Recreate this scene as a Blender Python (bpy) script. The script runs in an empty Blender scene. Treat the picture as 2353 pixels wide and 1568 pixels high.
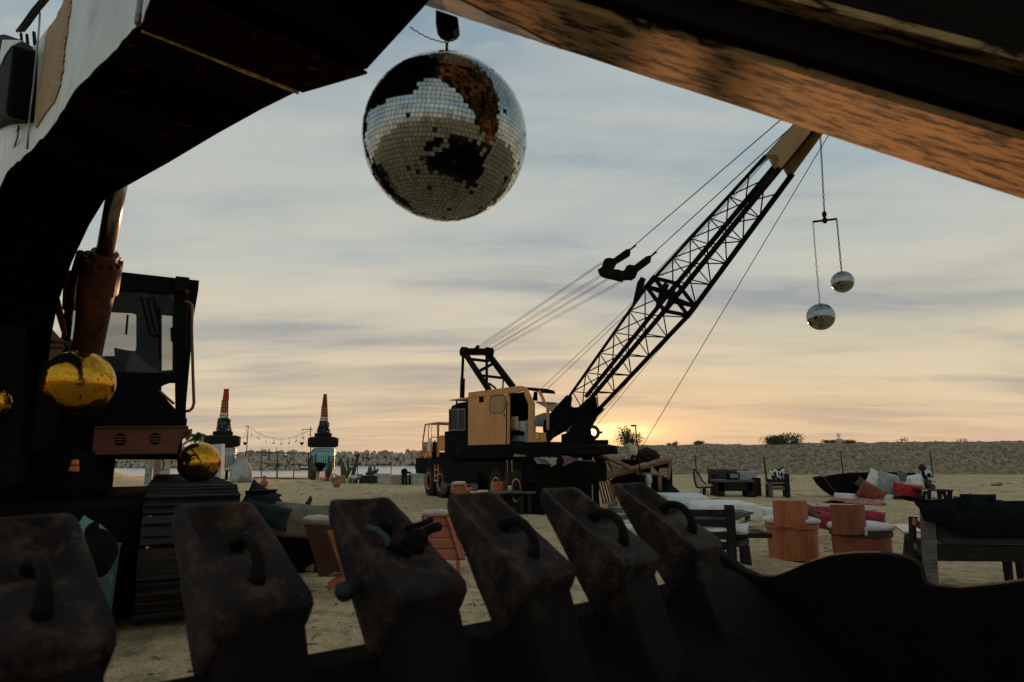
import bpy, bmesh, math, random
from mathutils import Vector, Matrix, Euler, noise
V = Vector
R = math.radians
rnd = random.Random(7)
C = bpy.context.scene.collection
SC = bpy.context.scene

# ------------------------------------------------------------------ camera
PITCH = math.atan(266/1503.0); CAMZ = 1.45; FPX = 1503.0     # picture units: 2353 x 1568
cd = bpy.data.cameras.new('camera'); cam = bpy.data.objects.new('camera', cd); C.objects.link(cam)
cam.location = (0, 0, CAMZ); cam.rotation_euler = (math.pi/2+PITCH, 0, 0)
cd.sensor_width = 36; cd.lens = 36*FPX/2353.0; cd.clip_start = 0.02; cd.clip_end = 6000
cd.dof.use_dof = True; cd.dof.focus_distance = 17; cd.dof.aperture_fstop = 6.0
SC.camera = cam

# ------------------------------------------------------------------ sky and sun
SUN_AZ, SUN_EL = R(7.05), R(2.1)
S = V((math.sin(SUN_AZ)*math.cos(SUN_EL), math.cos(SUN_AZ)*math.cos(SUN_EL), math.sin(SUN_EL)))
w = bpy.data.worlds.new("World"); SC.world = w; w.use_nodes = True
nt = w.node_tree; nt.nodes.clear()
def N(t, **kw):
    n = nt.nodes.new(t)
    for k, v in kw.items(): setattr(n, k, v)
    return n
def LK(a, b): nt.links.new(a, b)
def setin(sock, v):
    if hasattr(v, 'links') or isinstance(v, bpy.types.NodeSocket): LK(v, sock)
    else: sock.default_value = v
def M_(op, a, b=None, clamp=False):
    n = N('ShaderNodeMath', operation=op, use_clamp=clamp); setin(n.inputs[0], a)
    if b is not None: setin(n.inputs[1], b)
    return n.outputs[0]
def RAMP(fac, stops, interp='LINEAR'):
    n = N('ShaderNodeValToRGB'); cr = n.color_ramp; cr.interpolation = interp
    while len(cr.elements) < len(stops): cr.elements.new(0.5)
    for e, (p, c) in zip(cr.elements, stops):
        e.position = p; e.color = (c, c, c, 1) if not hasattr(c, '__len__') else (*c, 1)
    setin(n.inputs[0], fac); return n.outputs[0]
def MIX(fac, a, b, mode='MIX'):
    n = N('ShaderNodeMix', data_type='RGBA', blend_type=mode)
    setin(n.inputs[0], fac); setin(n.inputs[6], a if not isinstance(a, tuple) else (*a, 1)); setin(n.inputs[7], b if not isinstance(b, tuple) else (*b, 1))
    return n.outputs[2]
def lin(r, g, b):
    f = lambda c: ((c/255.0+0.055)/1.055)**2.4 if c > 10 else c/255.0/12.92
    return (f(r), f(g), f(b))
tc = N('ShaderNodeTexCoord'); sep = N('ShaderNodeSeparateXYZ'); LK(tc.outputs['Generated'], sep.inputs[0])
dx, dy, dz = sep.outputs
zc = M_('MAXIMUM', dz, 0.0)
sky = N('ShaderNodeTexSky', sky_type='NISHITA', sun_disc=False, sun_elevation=SUN_EL, sun_rotation=SUN_AZ, air_density=1.2, dust_density=1.5)
# overcast evening cloud colour by elevation, front (towards the sun) and behind
front = RAMP(zc, [(0, lin(214,180,150)), (.035, lin(211,186,157)), (.09, lin(214,196,164)), (.17, lin(202,195,172)), (.28, lin(188,194,188)), (.42, lin(160,180,190)), (.6, lin(134,158,176)), (1, lin(105,122,138))])
side = RAMP(zc, [(0, lin(172,168,162)), (.06, lin(188,180,168)), (.17, lin(184,184,173)), (.3, lin(174,185,186)), (.45, lin(136,164,184)), (1, lin(105,122,138))])
back = RAMP(zc, [(0, lin(104,112,118)), (.10, lin(132,150,162)), (.22, lin(178,208,226)), (.4, lin(172,204,222)), (.6, lin(138,166,186)), (1, lin(105,122,138))])
azr = M_('ADD', M_('MULTIPLY', dx, 1.1), M_('MULTIPLY', dy, 0.25))          # brighter peach to the right of the view
base = MIX(M_('MULTIPLY', M_('ADD', azr, 0.62), 0.95, True), side, front)
base = MIX(M_('ADD', M_('MULTIPLY', dy, 1.1), 0.62, True), back, base)
# streaky cloud sheet seen in perspective
den = M_('ADD', zc, 0.07)
px = M_('DIVIDE', dx, den); py = M_('DIVIDE', dy, den)
comb = N('ShaderNodeCombineXYZ'); LK(px, comb.inputs[0]); LK(py, comb.inputs[1])
def cloud(scale, rot, st, detail, lo, hi, off=0.0):
    mp = N('ShaderNodeMapping'); LK(comb.outputs[0], mp.inputs[0]); mp.inputs['Rotation'].default_value = (0, 0, R(rot)); mp.inputs['Scale'].default_value = st; mp.inputs['Location'].default_value = (off, off*.7, off*.3)
    nz = N('ShaderNodeTexNoise'); LK(mp.outputs[0], nz.inputs['Vector']); nz.inputs['Scale'].default_value = scale; nz.inputs['Detail'].default_value = detail; nz.inputs['Roughness'].default_value = .5; nz.inputs['Distortion'].default_value = .35
    return RAMP(nz.outputs[0], [(lo, 0.0), (hi, 1.0)], 'EASE')
c1 = cloud(.85, 24, (.50, 1.4, 1), 5, .42, .66, 3.1)
c2 = cloud(1.7, 14, (.34, 1.4, 1), 5, .46, .70, 9.2)
c3 = cloud(.75, -20, (.6, 1.2, 1), 4, .42, .62, 21.0)
lowm = RAMP(zc, [(0, .55), (.1, 1.0), (.55, .8)])
base = MIX(M_('MULTIPLY', M_('MULTIPLY', c3, .90), lowm), base, MIX(RAMP(zc, [(.05, 0.0), (.35, 1.0)]), lin(174,168,161), lin(128,148,164)))
base = MIX(M_('MULTIPLY', M_('MULTIPLY', c1, .85), lowm), base, MIX(RAMP(zc, [(.04, 0.0), (.4, 1.0)]), lin(236,214,176), lin(198,202,194)))
base = MIX(M_('MULTIPLY', M_('MULTIPLY', c2, .62), lowm), base, MIX(RAMP(zc, [(.04, 0.0), (.4, 1.0)]), lin(234,212,178), lin(200,202,192)))
c4 = cloud(5.5, 25, (.6, 1.0, 1), 6, .44, .60, 33.0)
base = MIX(M_('MULTIPLY', M_('MULTIPLY', c4, .22), RAMP(zc, [(.06, 0.0), (.25, 1.0)])), base, lin(205,205,194))
# glow of the low sun through cloud
def glow(ax, az_, ox=0.0, oz=0.0):
    a = M_('DIVIDE', M_('SUBTRACT', dx, S.x+ox), ax); b = M_('DIVIDE', M_('SUBTRACT', dz, S.z+oz), az_)
    r2 = M_('ADD', M_('MULTIPLY', a, a), M_('MULTIPLY', b, b))
    return M_('MULTIPLY', M_('EXPONENT', M_('MULTIPLY', r2, -1.0)), M_('GREATER_THAN', dy, 0.0))
def addglow(col, g, c): return MIX(g, col, tuple(c), 'ADD')
base = MIX(M_('MULTIPLY', glow(.50, .075), .38), base, lin(240,196,140))
base = addglow(base, glow(.085, .020, .035, -.002), (.42, .19, .04))
base = addglow(base, glow(.050, .011, .030, .001), (1.1, .70, .25))
base = addglow(base, glow(.0062, .0062), (10, 5.0, 1.5))
tot = MIX(0.06, base, MIX(1.0, sky.outputs[0], (.1, .1, .1), 'MULTIPLY'))
scaled = MIX(1.0, tot, (10, 10, 10), 'MULTIPLY')
bg = N('ShaderNodeBackground'); LK(scaled, bg.inputs[0]); bg.inputs[1].default_value = 0.1
wo = N('ShaderNodeOutputWorld'); LK(bg.outputs[0], wo.inputs[0])

sl = bpy.data.lights.new('sun', 'SUN'); sl.energy = 5.0; sl.angle = R(0.5); sl.color = (1, .50, .22)
so = bpy.data.objects.new('sun', sl); C.objects.link(so); so.rotation_euler = (-S).to_track_quat('-Z', 'Y').to_euler()
SC.view_settings.view_transform = 'Standard'; SC.view_settings.look = 'None'; SC.view_settings.exposure = 0; SC.view_settings.gamma = 1
SC.render.film_transparent = False
try:
    SC.cycles.use_denoising = True; SC.cycles.max_bounces = 7; SC.cycles.glossy_bounces = 4; SC.cycles.sample_clamp_indirect = 6
except Exception: pass

# ------------------------------------------------------------------ picture measure -> world
SP, CP = math.sin(PITCH), math.cos(PITCH)
def ray(p):
    u = (p[0]-1176.5)/FPX; v = (784-p[1])/FPX
    return V((u, CP - v*SP, SP + v*CP))
def at(p, Y):                       # point at distance Y (world y) seen at p
    d = ray(p); return V((0, 0, CAMZ)) + d*(Y/d.y)
def atz(p, z):                      # point at height z seen at p
    d = ray(p); return V((0, 0, CAMZ)) + d*((z-CAMZ)/d.z)
def G(p): return atz(p, 0.0)
def kz(py, Y): d = ray((0, py)); return CAMZ + d.z/d.y*Y
def Zf(x0, y0, s): return lambda x, y: ((x0+x*s)/1.7408, (y0+y*s)/1.7408)
z1 = Zf(0, 0, .4675); z2 = Zf(1000, 0, .6058); z3 = Zf(0, 700, .4464); z4 = Zf(0, 1300, .4464); z5 = Zf(750, 1500, .425)
z6 = Zf(1600, 1300, .4782); z7 = Zf(1700, 900, .5102); y1 = Zf(2300, 480, .5102); y2 = Zf(2200, 1100, .4464); y3 = Zf(2300, 1700, .2869)
y4 = Zf(2700, 1750, .3507); y5 = Zf(3250, 1750, .4145); y6 = Zf(0, 1900, .595); y7 = Zf(1200, 1850, .68); y8 = Zf(3100, 400, .6378)
x1 = Zf(0, 1100, .2551); x2 = Zf(250, 1750, .27624); x3 = Zf(950, 1900, .425); x4 = Zf(1200, 1750, .23374); x5 = Zf(1900, 1750, .2551); x6 = Zf(3300, 1850, .2125)
def dist(p): return p.y

# ------------------------------------------------------------------ materials
MATS = {}
def mat(name, c1, c2=None, rough=.7, metal=0.0, scale=6.0, stretch=(1, 1, 1), lo=.4, hi=.6, c3=None, s3=2.0, lo3=.5, hi3=.7, bump=0.0, bs=30.0, spec=.5, detail=6, coord='Object', alpha=None, trans=0.0, emit=None, coat=0.0):
    m = bpy.data.materials.new(name); m.use_nodes = True; t = m.node_tree; b = t.nodes['Principled BSDF']
    b.inputs['Roughness'].default_value = rough; b.inputs['Metallic'].default_value = metal
    b.inputs['Specular IOR Level'].default_value = spec; b.inputs['Coat Weight'].default_value = coat
    def n(ty, **kw):
        q = t.nodes.new(ty)
        for k, v in kw.items(): setattr(q, k, v)
        return q
    tcn = n('ShaderNodeTexCoord'); mp = n('ShaderNodeMapping'); t.links.new(tcn.outputs[coord], mp.inputs[0]); mp.inputs['Scale'].default_value = stretch
    def nz(sc, d=detail, ro=.6):
        q = n('ShaderNodeTexNoise'); t.links.new(mp.outputs[0], q.inputs['Vector']); q.inputs['Scale'].default_value = sc; q.inputs['Detail'].default_value = d; q.inputs['Roughness'].default_value = ro; return q.outputs[0]
    def rp(f, a, bb):
        q = n('ShaderNodeValToRGB'); q.color_ramp.elements[0].position = a; q.color_ramp.elements[1].position = bb; t.links.new(f, q.inputs[0]); return q.outputs[0]
    def mx(f, a, bb):
        q = n('ShaderNodeMix', data_type='RGBA'); t.links.new(f, q.inputs[0])
        for i, vv in ((6, a), (7, bb)):
            if isinstance(vv, tuple): q.inputs[i].default_value = (*vv, 1)
            else: t.links.new(vv, q.inputs[i])
        return q.outputs[2]
    col = tuple(c1)
    if c2 is None: c2 = tuple(x*.72 for x in c1)
    col = mx(rp(nz(scale), lo, hi), tuple(c1), tuple(c2))
    if c3 is not None: col = mx(rp(nz(s3, 8, .7), lo3, hi3), col, tuple(c3))
    t.links.new(col, b.inputs['Base Color'])
    if bump > 0:
        bp = n('ShaderNodeBump'); bp.inputs['Strength'].default_value = bump; bp.inputs['Distance'].default_value = .01
        t.links.new(nz(bs, 8, .7), bp.inputs['Height']); t.links.new(bp.outputs[0], b.inputs['Normal'])
    if trans: b.inputs['Transmission Weight'].default_value = trans
    if alpha is not None: b.inputs['Alpha'].default_value = alpha
    if emit: b.inputs['Emission Color'].default_value = (*emit[0], 1); b.inputs['Emission Strength'].default_value = emit[1]
    MATS[name] = m; m['b'] = 1
    return m
black = mat('black_paint', (.009,.009,.0085), (.006,.006,.006), .8, spec=.03, scale=3, bump=.2, c3=(.03,.022,.016), lo3=.55, hi3=.75)
grime = mat('oily_black', (.006,.0055,.005), (.009,.007,.006), .85, spec=.03, scale=2, bump=.4)
rubber = mat('tyre_rubber', (.010,.010,.010), (.016,.015,.014), .9, spec=.2, scale=4, bump=.3)
steel = mat('worn_steel', (.30,.29,.27), (.16,.15,.13), .38, .9, scale=5, bump=.15)
rust = mat('rusty_steel', (.10,.055,.035), (.045,.03,.022), .7, .3, scale=9, c3=(.16,.08,.045), s3=14, bump=.5)
ropem = mat('steel_rope', (.02,.019,.018), (.03,.028,.025), .6, .4, scale=20)
yellow = mat('faded_yellow_paint', (.60,.265,.078), (.50,.22,.065), .6, scale=1.6, stretch=(1,1,.3), c3=(.26,.12,.045), s3=8, lo3=.60, hi3=.74, bump=.15, bs=12)
yellow2 = mat('yellow_boom_paint', (.30,.185,.065), (.24,.145,.05), .6, scale=2, c3=(.18,.10,.04), s3=9, lo3=.6, hi3=.75)
orange = mat('orange_brown_paint', (.19,.045,.016), (.13,.030,.012), .5, scale=3, c3=(.10,.04,.02), s3=8, lo3=.56, hi3=.7, bump=.25)
teal = mat('faded_teal_paint', (.03,.085,.085), (.04,.10,.095), .6, scale=3, c3=(.30,.24,.17), s3=5, lo3=.58, hi3=.68)
blueg = mat('blue_grey_paint', (.16,.27,.30), (.10,.18,.20), .6, scale=6, c3=(.05,.05,.05), s3=9, lo3=.55, hi3=.7)
white = mat('white_cloth', (.72,.71,.67), (.62,.61,.57), .9, scale=5, bump=.2, bs=60)
creamc = mat('cream_cloth', (.60,.52,.42), (.5,.42,.33), .9, scale=5)
whitep = mat('white_paint', (.66,.66,.60), (.5,.5,.46), .6, scale=3, c3=(.25,.2,.14), s3=6, lo3=.6, hi3=.72)
greyc = mat('grey_cloth', (.33,.35,.33), (.24,.26,.25), .95, scale=14, bump=.3, bs=80)
darkc = mat('dark_green_cloth', (.008,.011,.010), (.005,.007,.007), .95, spec=.05, scale=8, bump=.3, bs=40)
greend = mat('dark_teal_cloth', (.014,.028,.027), (.010,.018,.018), .9, scale=8)
khaki = mat('khaki_cloth', (.26,.22,.16), (.16,.13,.10), .95, scale=6, bump=.3)
redc = mat('red_cloth', (.42,.02,.02), (.30,.012,.014), .9, scale=7, bump=.3)
pinkc = mat('crimson_cloth', (.30,.022,.05), (.20,.014,.034), .9, scale=7)
brownc = mat('rust_brown_cloth', (.24,.075,.03), (.15,.04,.018), .9, scale=5, bump=.2)
woodo = mat('orange_wood', (.42,.135,.038), (.30,.085,.024), .55, scale=7, stretch=(3,3,.25), c3=(.26,.07,.02), s3=3, bump=.12)
woodo2 = mat('orange_wood_planks', (.40,.10,.035), (.30,.07,.025), .6, scale=5, stretch=(.3,3,3), c3=(.15,.04,.02), s3=3, bump=.1)
woodd = mat('dark_weathered_wood', (.022,.019,.016), (.013,.012,.011), .85, spec=.12, scale=6, stretch=(1,1,5), c3=(.06,.055,.05), s3=9, lo3=.55, hi3=.75, bump=.4)
woodg = mat('grey_weathered_wood', (.13,.12,.105), (.07,.065,.058), .9, scale=6, stretch=(1,1,5), c3=(.04,.037,.03), s3=6, lo3=.5, hi3=.7, bump=.4)
bamboo = mat('bamboo_pole', (.30,.17,.085), (.19,.10,.05), .6, scale=8, c3=(.08,.045,.025), s3=12, lo3=.55, hi3=.7)
bamboor = mat('red_brown_slat', (.34,.11,.045), (.2,.065,.03), .7, scale=8)
terra = mat('terracotta', (.30,.105,.075), (.22,.075,.055), .8, scale=5, c3=(.14,.06,.04), s3=3, lo3=.55, hi3=.7)
concrete = mat('pale_concrete', (.42,.41,.37), (.33,.32,.28), .9, scale=4, c3=(.22,.20,.16), s3=8, lo3=.52, hi3=.66, bump=.4, bs=18)
plaster = mat('grey_plaster', (.40,.40,.37), (.28,.27,.24), .9, scale=1.5, c3=(.20,.16,.11), s3=1.2, lo3=.5, hi3=.62, bump=.5, bs=8)
rockm = mat('breakwater_stone', (.50,.40,.27), (.36,.29,.20), .95, scale=.8, c3=(.20,.165,.12), s3=1.6, lo3=.5, hi3=.68, bump=.6, bs=2)
mosaic = mat('pebble_mosaic', (.45,.44,.42), (.08,.08,.08), .8, scale=26, lo=.48, hi=.52)
mosaicb = mat('brown_pebble_mosaic', (.34,.20,.13), (.07,.04,.03), .8, scale=26, lo=.48, hi=.52)
leafm = mat('bush_leaf', (.05,.075,.03), (.09,.11,.04), .8, scale=.9)
dryleaf = mat('dry_leaf', (.16,.13,.07), (.10,.09,.05), .85, scale=1.2)
cactusm = mat('cactus_green', (.035,.055,.03), (.05,.075,.035), .7, scale=5)
barkm = mat('bark', (.07,.05,.035), (.04,.03,.022), .9, scale=9)
mirror = mat('mirror_tile', (.38,.40,.375), (.30,.32,.30), .05, 1.0, scale=40)
groutm = mat('mirror_ball_core', (.03,.028,.026), (.015,.015,.015), .8)
goldm = mat('gold_mirror_tile', (.80,.40,.03), (.66,.30,.02), .12, 1.0, scale=40)
goldg = mat('gold_ball_core', (.10,.05,.01), (.06,.03,.01), .7)
glass = mat('cab_glass', (.05,.065,.06), (.07,.085,.075), .04, alpha=.38)
lampo = mat('orange_lamp_lens', (.65,.16,.05), (.5,.10,.03), .3, scale=8)
redp = mat('red_crate_plastic', (.50,.035,.02), (.38,.02,.02), .6, scale=12)
crims = mat('dark_red_crate_plastic', (.25,.02,.035), (.18,.012,.025), .6, scale=12)
orgp = mat('orange_crate_plastic', (.40,.15,.035), (.30,.10,.02), .6, scale=10)
hair_o = mat('orange_mannequin', (.62,.23,.015), (.5,.16,.01), .6, scale=9)
pinkw = mat('pale_pink_wood', (.62,.42,.32), (.5,.33,.25), .7, scale=9)
cowm = mat('white_cow_with_black_spots', (.50,.58,.56), (.42,.50,.48), .6, scale=3, c3=(.012,.012,.012), s3=5.0, lo3=.60, hi3=.62)
furd = mat('brown_dog_fur', (.16,.065,.03), (.09,.035,.018), .85, scale=12, bump=.4)
patt = mat('black_white_pattern_cloth', (.6,.6,.58), (.02,.02,.02), .9, scale=9, lo=.5, hi=.51, detail=0)
ruk = mat('red_cream_rug', (.30,.03,.03), (.45,.40,.32), .95, scale=7, stretch=(1,3,1), lo=.53, hi=.58, c3=(.03,.02,.03), s3=9, lo3=.56, hi3=.6)
brass = mat('jar_glass', (.42,.40,.22), (.30,.30,.2), .2)
netm = mat('tarp_beige', (.42,.34,.24), (.32,.25,.18), .9, scale=4)

# ------------------------------------------------------------------ mesh builder
WL = {}
class MB:
    def __init__(s): s.v = []; s.f = []
    def add(s, vs, fs):
        o = len(s.v); s.v += [V(x) for x in vs]; s.f += [tuple(i+o for i in f) for f in fs]; return s
    def hexa(s, a):      # 8 points: bottom 4 then top 4
        return s.add(a, [(3,2,1,0), (4,5,6,7), (0,1,5,4), (1,2,6,5), (2,3,7,6), (3,0,4,7)])
    def box(s, c, d, m=None):
        c = V(c); h = [x/2 for x in d]; q = []
        for z in (-1, 1):
            for x, y in ((-1,-1), (1,-1), (1,1), (-1,1)):
                p = V((x*h[0], y*h[1], z*h[2])); q.append(c + (m @ p if m else p))
        return s.hexa(q)
    def fbox(s, F, a, b):     # box between local corners in a frame
        (x0,y0,z0), (x1,y1,z1) = a, b
        return s.hexa([F(x0,y0,z0), F(x1,y0,z0), F(x1,y1,z0), F(x0,y1,z0), F(x0,y0,z1), F(x1,y0,z1), F(x1,y1,z1), F(x0,y1,z1)])
    def bar(s, p, q, a, b=None, up=(0,0,1)):
        b = b or a; p, q = V(p), V(q); d = (q-p).normalized(); u = V(up)
        if abs(d.dot(u)) > .98: u = V((0, 1, 0))
        x = d.cross(u).normalized()*a/2; y = x.cross(d).normalized()*b/2
        return s.hexa([p-x-y, p+x-y, p+x+y, p-x+y, q-x-y, q+x-y, q+x+y, q-x+y])
    def tube(s, p, q, r, r2=None, n=10, cap=True):
        p, q = V(p), V(q); r2 = r if r2 is None else r2; d = (q-p).normalized()
        u = V((0,0,1)) if abs(d.z) < .95 else V((1,0,0)); x = d.cross(u).normalized(); y = d.cross(x).normalized()
        vs = [p+(x*math.cos(t)+y*math.sin(t))*r for t in [2*math.pi*i/n for i in range(n)]] + [q+(x*math.cos(t)+y*math.sin(t))*r2 for t in [2*math.pi*i/n for i in range(n)]]
        fs = [(i, (i+1)%n, n+(i+1)%n, n+i) for i in range(n)]
        if cap: fs += [tuple(range(n-1, -1, -1)), tuple(range(n, 2*n))]
        return s.add(vs, fs)
    def path(s, pts, r, n=8, rs=None, closed=False):
        pts = [V(p) for p in pts]; m = len(pts); vs = []; px_ = None
        for i, p in enumerate(pts):
            a = pts[(i-1) % m] if (i > 0 or closed) else pts[0]; b = pts[(i+1) % m] if (i < m-1 or closed) else pts[-1]
            d = (b-a).normalized()
            if px_ is None:
                u = V((0,0,1)) if abs(d.z) < .95 else V((1,0,0)); x = d.cross(u).normalized()
            else: x = (px_-d*px_.dot(d)).normalized()
            px_ = x; y = d.cross(x); rr = rs[i] if rs else r
            vs += [p+(x*math.cos(2*math.pi*k/n)+y*math.sin(2*math.pi*k/n))*rr for k in range(n)]
        fs = []
        for i in range(m if closed else m-1):
            j = (i+1) % m
            fs += [(i*n+k, i*n+(k+1)%n, j*n+(k+1)%n, j*n+k) for k in range(n)]
        if not closed: fs += [tuple(range(n-1,-1,-1)), tuple(range((m-1)*n, m*n))]
        return s.add(vs, fs)
    def prism(s, poly, d):
        poly = [V(p) for p in poly]; n = len(poly); d = V(d)
        return s.add(poly+[p+d for p in poly], [tuple(range(n-1,-1,-1)), tuple(range(n, 2*n))]+[(i, (i+1)%n, n+(i+1)%n, n+i) for i in range(n)])
    def loft(s, rings, closed=True, cap=True):
        n = len(rings[0]); o = [p for r_ in rings for p in r_]; fs = []
        for j in range(len(rings)-1):
            for i in range(n if closed else n-1): fs.append((j*n+i, j*n+(i+1)%n, (j+1)*n+(i+1)%n, (j+1)*n+i))
        if cap and closed: fs += [tuple(range(n-1,-1,-1)), tuple(range((len(rings)-1)*n, len(rings)*n))]
        return s.add(o, fs)
    def lathe(s, c, prof, n=24, ax=None, sx=1.0):
        c = V(c); m = ax or Matrix.Identity(3)
        rings = [[c + m @ V((r_*math.cos(2*math.pi*i/n)*sx, r_*math.sin(2*math.pi*i/n), z)) for i in range(n)] for r_, z in prof]
        return s.loft(rings)
    def ball(s, c, r, n=16, m=10, sc=(1,1,1), rot=None, pw=1.0):
        c = V(c); f = lambda t: math.copysign(abs(t)**pw, t); rings = []
        for j in range(m+1):
            a = -math.pi/2+math.pi*j/m; a = max(min(a, math.pi/2-.02), -math.pi/2+.02)
            ring = []
            for i in range(n):
                b = 2*math.pi*i/n
                p = V((f(math.cos(a))*f(math.cos(b))*r*sc[0], f(math.cos(a))*f(math.sin(b))*r*sc[1], f(math.sin(a))*r*sc[2]))
                ring.append(c + (rot @ p if rot else p))
            rings.append(ring)
        return s.loft(rings)
    def build(s, name, m, parent=None, smooth=False, bevel=0.0, disp=0.0, dsc=3.0, seg=2):
        wl = WL.get(parent.as_pointer() if parent else 0, V((0,0,0)))
        vs = s.v
        if disp:
            vs = [p + noise.noise_vector(p*dsc)*disp for p in vs]
        if parent is None:
            wl = V(((min(p.x for p in vs)+max(p.x for p in vs))/2, (min(p.y for p in vs)+max(p.y for p in vs))/2, min(p.z for p in vs)))
        me = bpy.data.meshes.new(name); me.from_pydata([tuple(p-wl) for p in vs], [], s.f); me.materials.append(m)
        bm = bmesh.new(); bm.from_mesh(me); bmesh.ops.recalc_face_normals(bm, faces=bm.faces); bm.to_mesh(me); bm.free()
        if smooth:
            me.shade_smooth()
        o = bpy.data.objects.new(name, me); C.objects.link(o)
        if parent: o.parent = parent
        else: o.location = wl
        WL[o.as_pointer()] = wl
        if bevel:
            b = o.modifiers.new('b', 'BEVEL'); b.width = bevel; b.segments = seg; b.limit_method = 'ANGLE'; b.harden_normals = False
            if smooth is False: pass
        return o
def tag(o, label=None, cat=None, group=None, kind=None):
    if label: o['label'] = label
    if cat: o['category'] = cat
    if group: o['group'] = group
    if kind: o['kind'] = kind
    return o
def thing(name, label, cat, loc=(0,0,0), group=None, rz=0):
    o = bpy.data.objects.new(name, None); C.objects.link(o); o.location = loc; o.rotation_euler.z = rz
    o.empty_display_size = .1
    WL[o.as_pointer()] = V(loc)
    return tag(o, label, cat, group)
def copy_tree(o, parent=None, label=None, loc=None, rz=None, scale=None):
    kids = list(o.children); c = o.copy(); C.objects.link(c); c.parent = parent
    if loc is not None: c.location = loc
    if rz is not None: c.rotation_euler.z = rz
    if scale is not None: c.scale = scale if hasattr(scale, '__len__') else (scale,)*3
    if label: c['label'] = label
    for k in kids: copy_tree(k, c)
    return c
def frame(o, ex, ez=(0,0,1)):
    o = V(o); ex = V(ex).normalized(); ez = V(ez); ey = ez.cross(ex).normalized()
    f = lambda a, b, c: o+ex*a+ey*b+ez*c
    f.ex, f.ey, f.ez, f.o = ex, ey, ez, o
    return f
def rot(rx=0, ry=0, rz=0): return Euler((R(rx), R(ry), R(rz))).to_matrix()
def cushion_mb(c, size, m3=None, seed=0, nx=14, ny=14):
    """pillow: pinched corners, puffed middle, creases"""
    b = MB(); c = V(c); W, H, T = size; top = []; bot = []
    for sgn, L_ in ((1, top), (-1, bot)):
        for j in range(ny+1):
            for i in range(nx+1):
                u = i/nx*2-1; v = j/ny*2-1
                e = max(0, (1-abs(u)**2.6))*max(0, (1-abs(v)**2.6)); z = T/2*(e**.45)
                k = 1-.10*(1-u*u)*abs(v)**4; l = 1-.10*(1-v*v)*abs(u)**4
                p = V((u*W/2*l, v*H/2*k, sgn*z)); q = noise.noise_vector(p*5/max(W, .3)+V((seed*7.1, 0, 0)))*T*.13*(.25+e)
                p += q
                L_.append(c+(m3 @ p if m3 else p))
    n = nx+1
    b.add(top, [(j*n+i, j*n+i+1, (j+1)*n+i+1, (j+1)*n+i) for j in range(ny) for i in range(nx)])
    b.add(bot, [(j*n+i, (j+1)*n+i, (j+1)*n+i+1, j*n+i+1) for j in range(ny) for i in range(nx)])
    return b
def cushion(name, c, size, m3, mt, label, seed=0, group=None, parent=None, cat='cushion'):
    o = cushion_mb(c, size, m3, seed).build(name, mt, parent, smooth=True)
    # origin at the cushion itself
    if parent is None: tag(o, label, cat, group)
    return o
def leafcloud(b, c, rad, n, size, r=rnd, clumps=7, flat=1.0, spikes=0.0):
    c = V(c); cs = []
    for k in range(clumps):
        d = V((r.gauss(0,1), r.gauss(0,1), abs(r.gauss(0,.8)))).normalized()
        cs.append((V((d.x*rad[0], d.y*rad[1], d.z*rad[2]))*r.uniform(.3, .85), r.uniform(.28, .5)))
    for i in range(n):
        k, s = r.choice(cs); d = V((r.gauss(0,1), r.gauss(0,1), r.gauss(0,1))).normalized()*(r.random()**.4)*s
        p = c+k+V((d.x*rad[0], d.y*rad[1], d.z*rad[2])); p.z = max(p.z, c.z-rad[2]*.1)
        a = V((r.gauss(0,1), r.gauss(0,1), r.gauss(0,1)+spikes)).normalized(); bb = a.cross(V((r.gauss(0,1), r.gauss(0,1), r.gauss(0,1)))).normalized(); sz = size*r.uniform(.6, 1.4)
        b.add([p-bb*sz*.25, p+a*sz*.5+bb*sz*.1, p+a*sz, p+a*sz*.4-bb*sz*.3], [(0,1,2,3)])
    return b
# ================================================================== setting
def sst(a, b, x): t = max(0, min(1, (x-a)/(b-a))); return t*t*(3-2*t)
def shore_y(x): return 51.5 + 1.2*noise.noise(V((x*.12, 3, 0)))
def berm_k(x): return sst(-13, -3.5, x)
def ground_h(x, y, fine=True):
    d = math.hypot(x, y-5)
    h = .05*noise.noise(V((x*.35, y*.35, 0)))*sst(1.0, 8, y)
    if fine and -9 < x < 11 and .5 < y < 24:
        f = (1-sst(14, 24, y))
        h += f*(.040*noise.noise(V((x*2.2, y*2.6, 1)))-.10*max(0, noise.noise(V((x*3.2, y*4.2, 2)))-.14)+.024*noise.noise(V((x*8, y*9, 4)))+.006*noise.noise(V((x*15, y*15, 4))))
        rut = math.sin((x-y*.35)*2.1+noise.noise(V((x*.2, y*.2, 8)))*4); h -= .02*max(0, rut-.8)*f*5
    sy = shore_y(x); k = 1-berm_k(x)
    h -= sst(sy-1, sy+7, y)*2.8*k
    # sand mound at far left by the stone wall
    h += 1.2*math.exp(-(((x+25)/2.8)**2+((y-37)/3.5)**2))
    return h
def axis(parts):
    out = []
    for a, b, n in parts: out += [a+(b-a)*i/n for i in range(n)]
    return out+[parts[-1][1]]
xs = axis([(-400,-60,12), (-60,-9,50), (-9,11,250), (11,60,50), (60,400,12)])
ys = axis([(-300,-6,8), (-6,2,12), (2,14,170), (14,24,60), (24,62,60), (62,120,12), (120,420,8)])
b = MB(); nx = len(xs)
b.v = [V((x, y, ground_h(x, y))) for y in ys for x in xs]
b.f = [(j*nx+i, j*nx+i+1, (j+1)*nx+i+1, (j+1)*nx+i) for j in range(len(ys)-1) for i in range(nx-1)]
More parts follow.
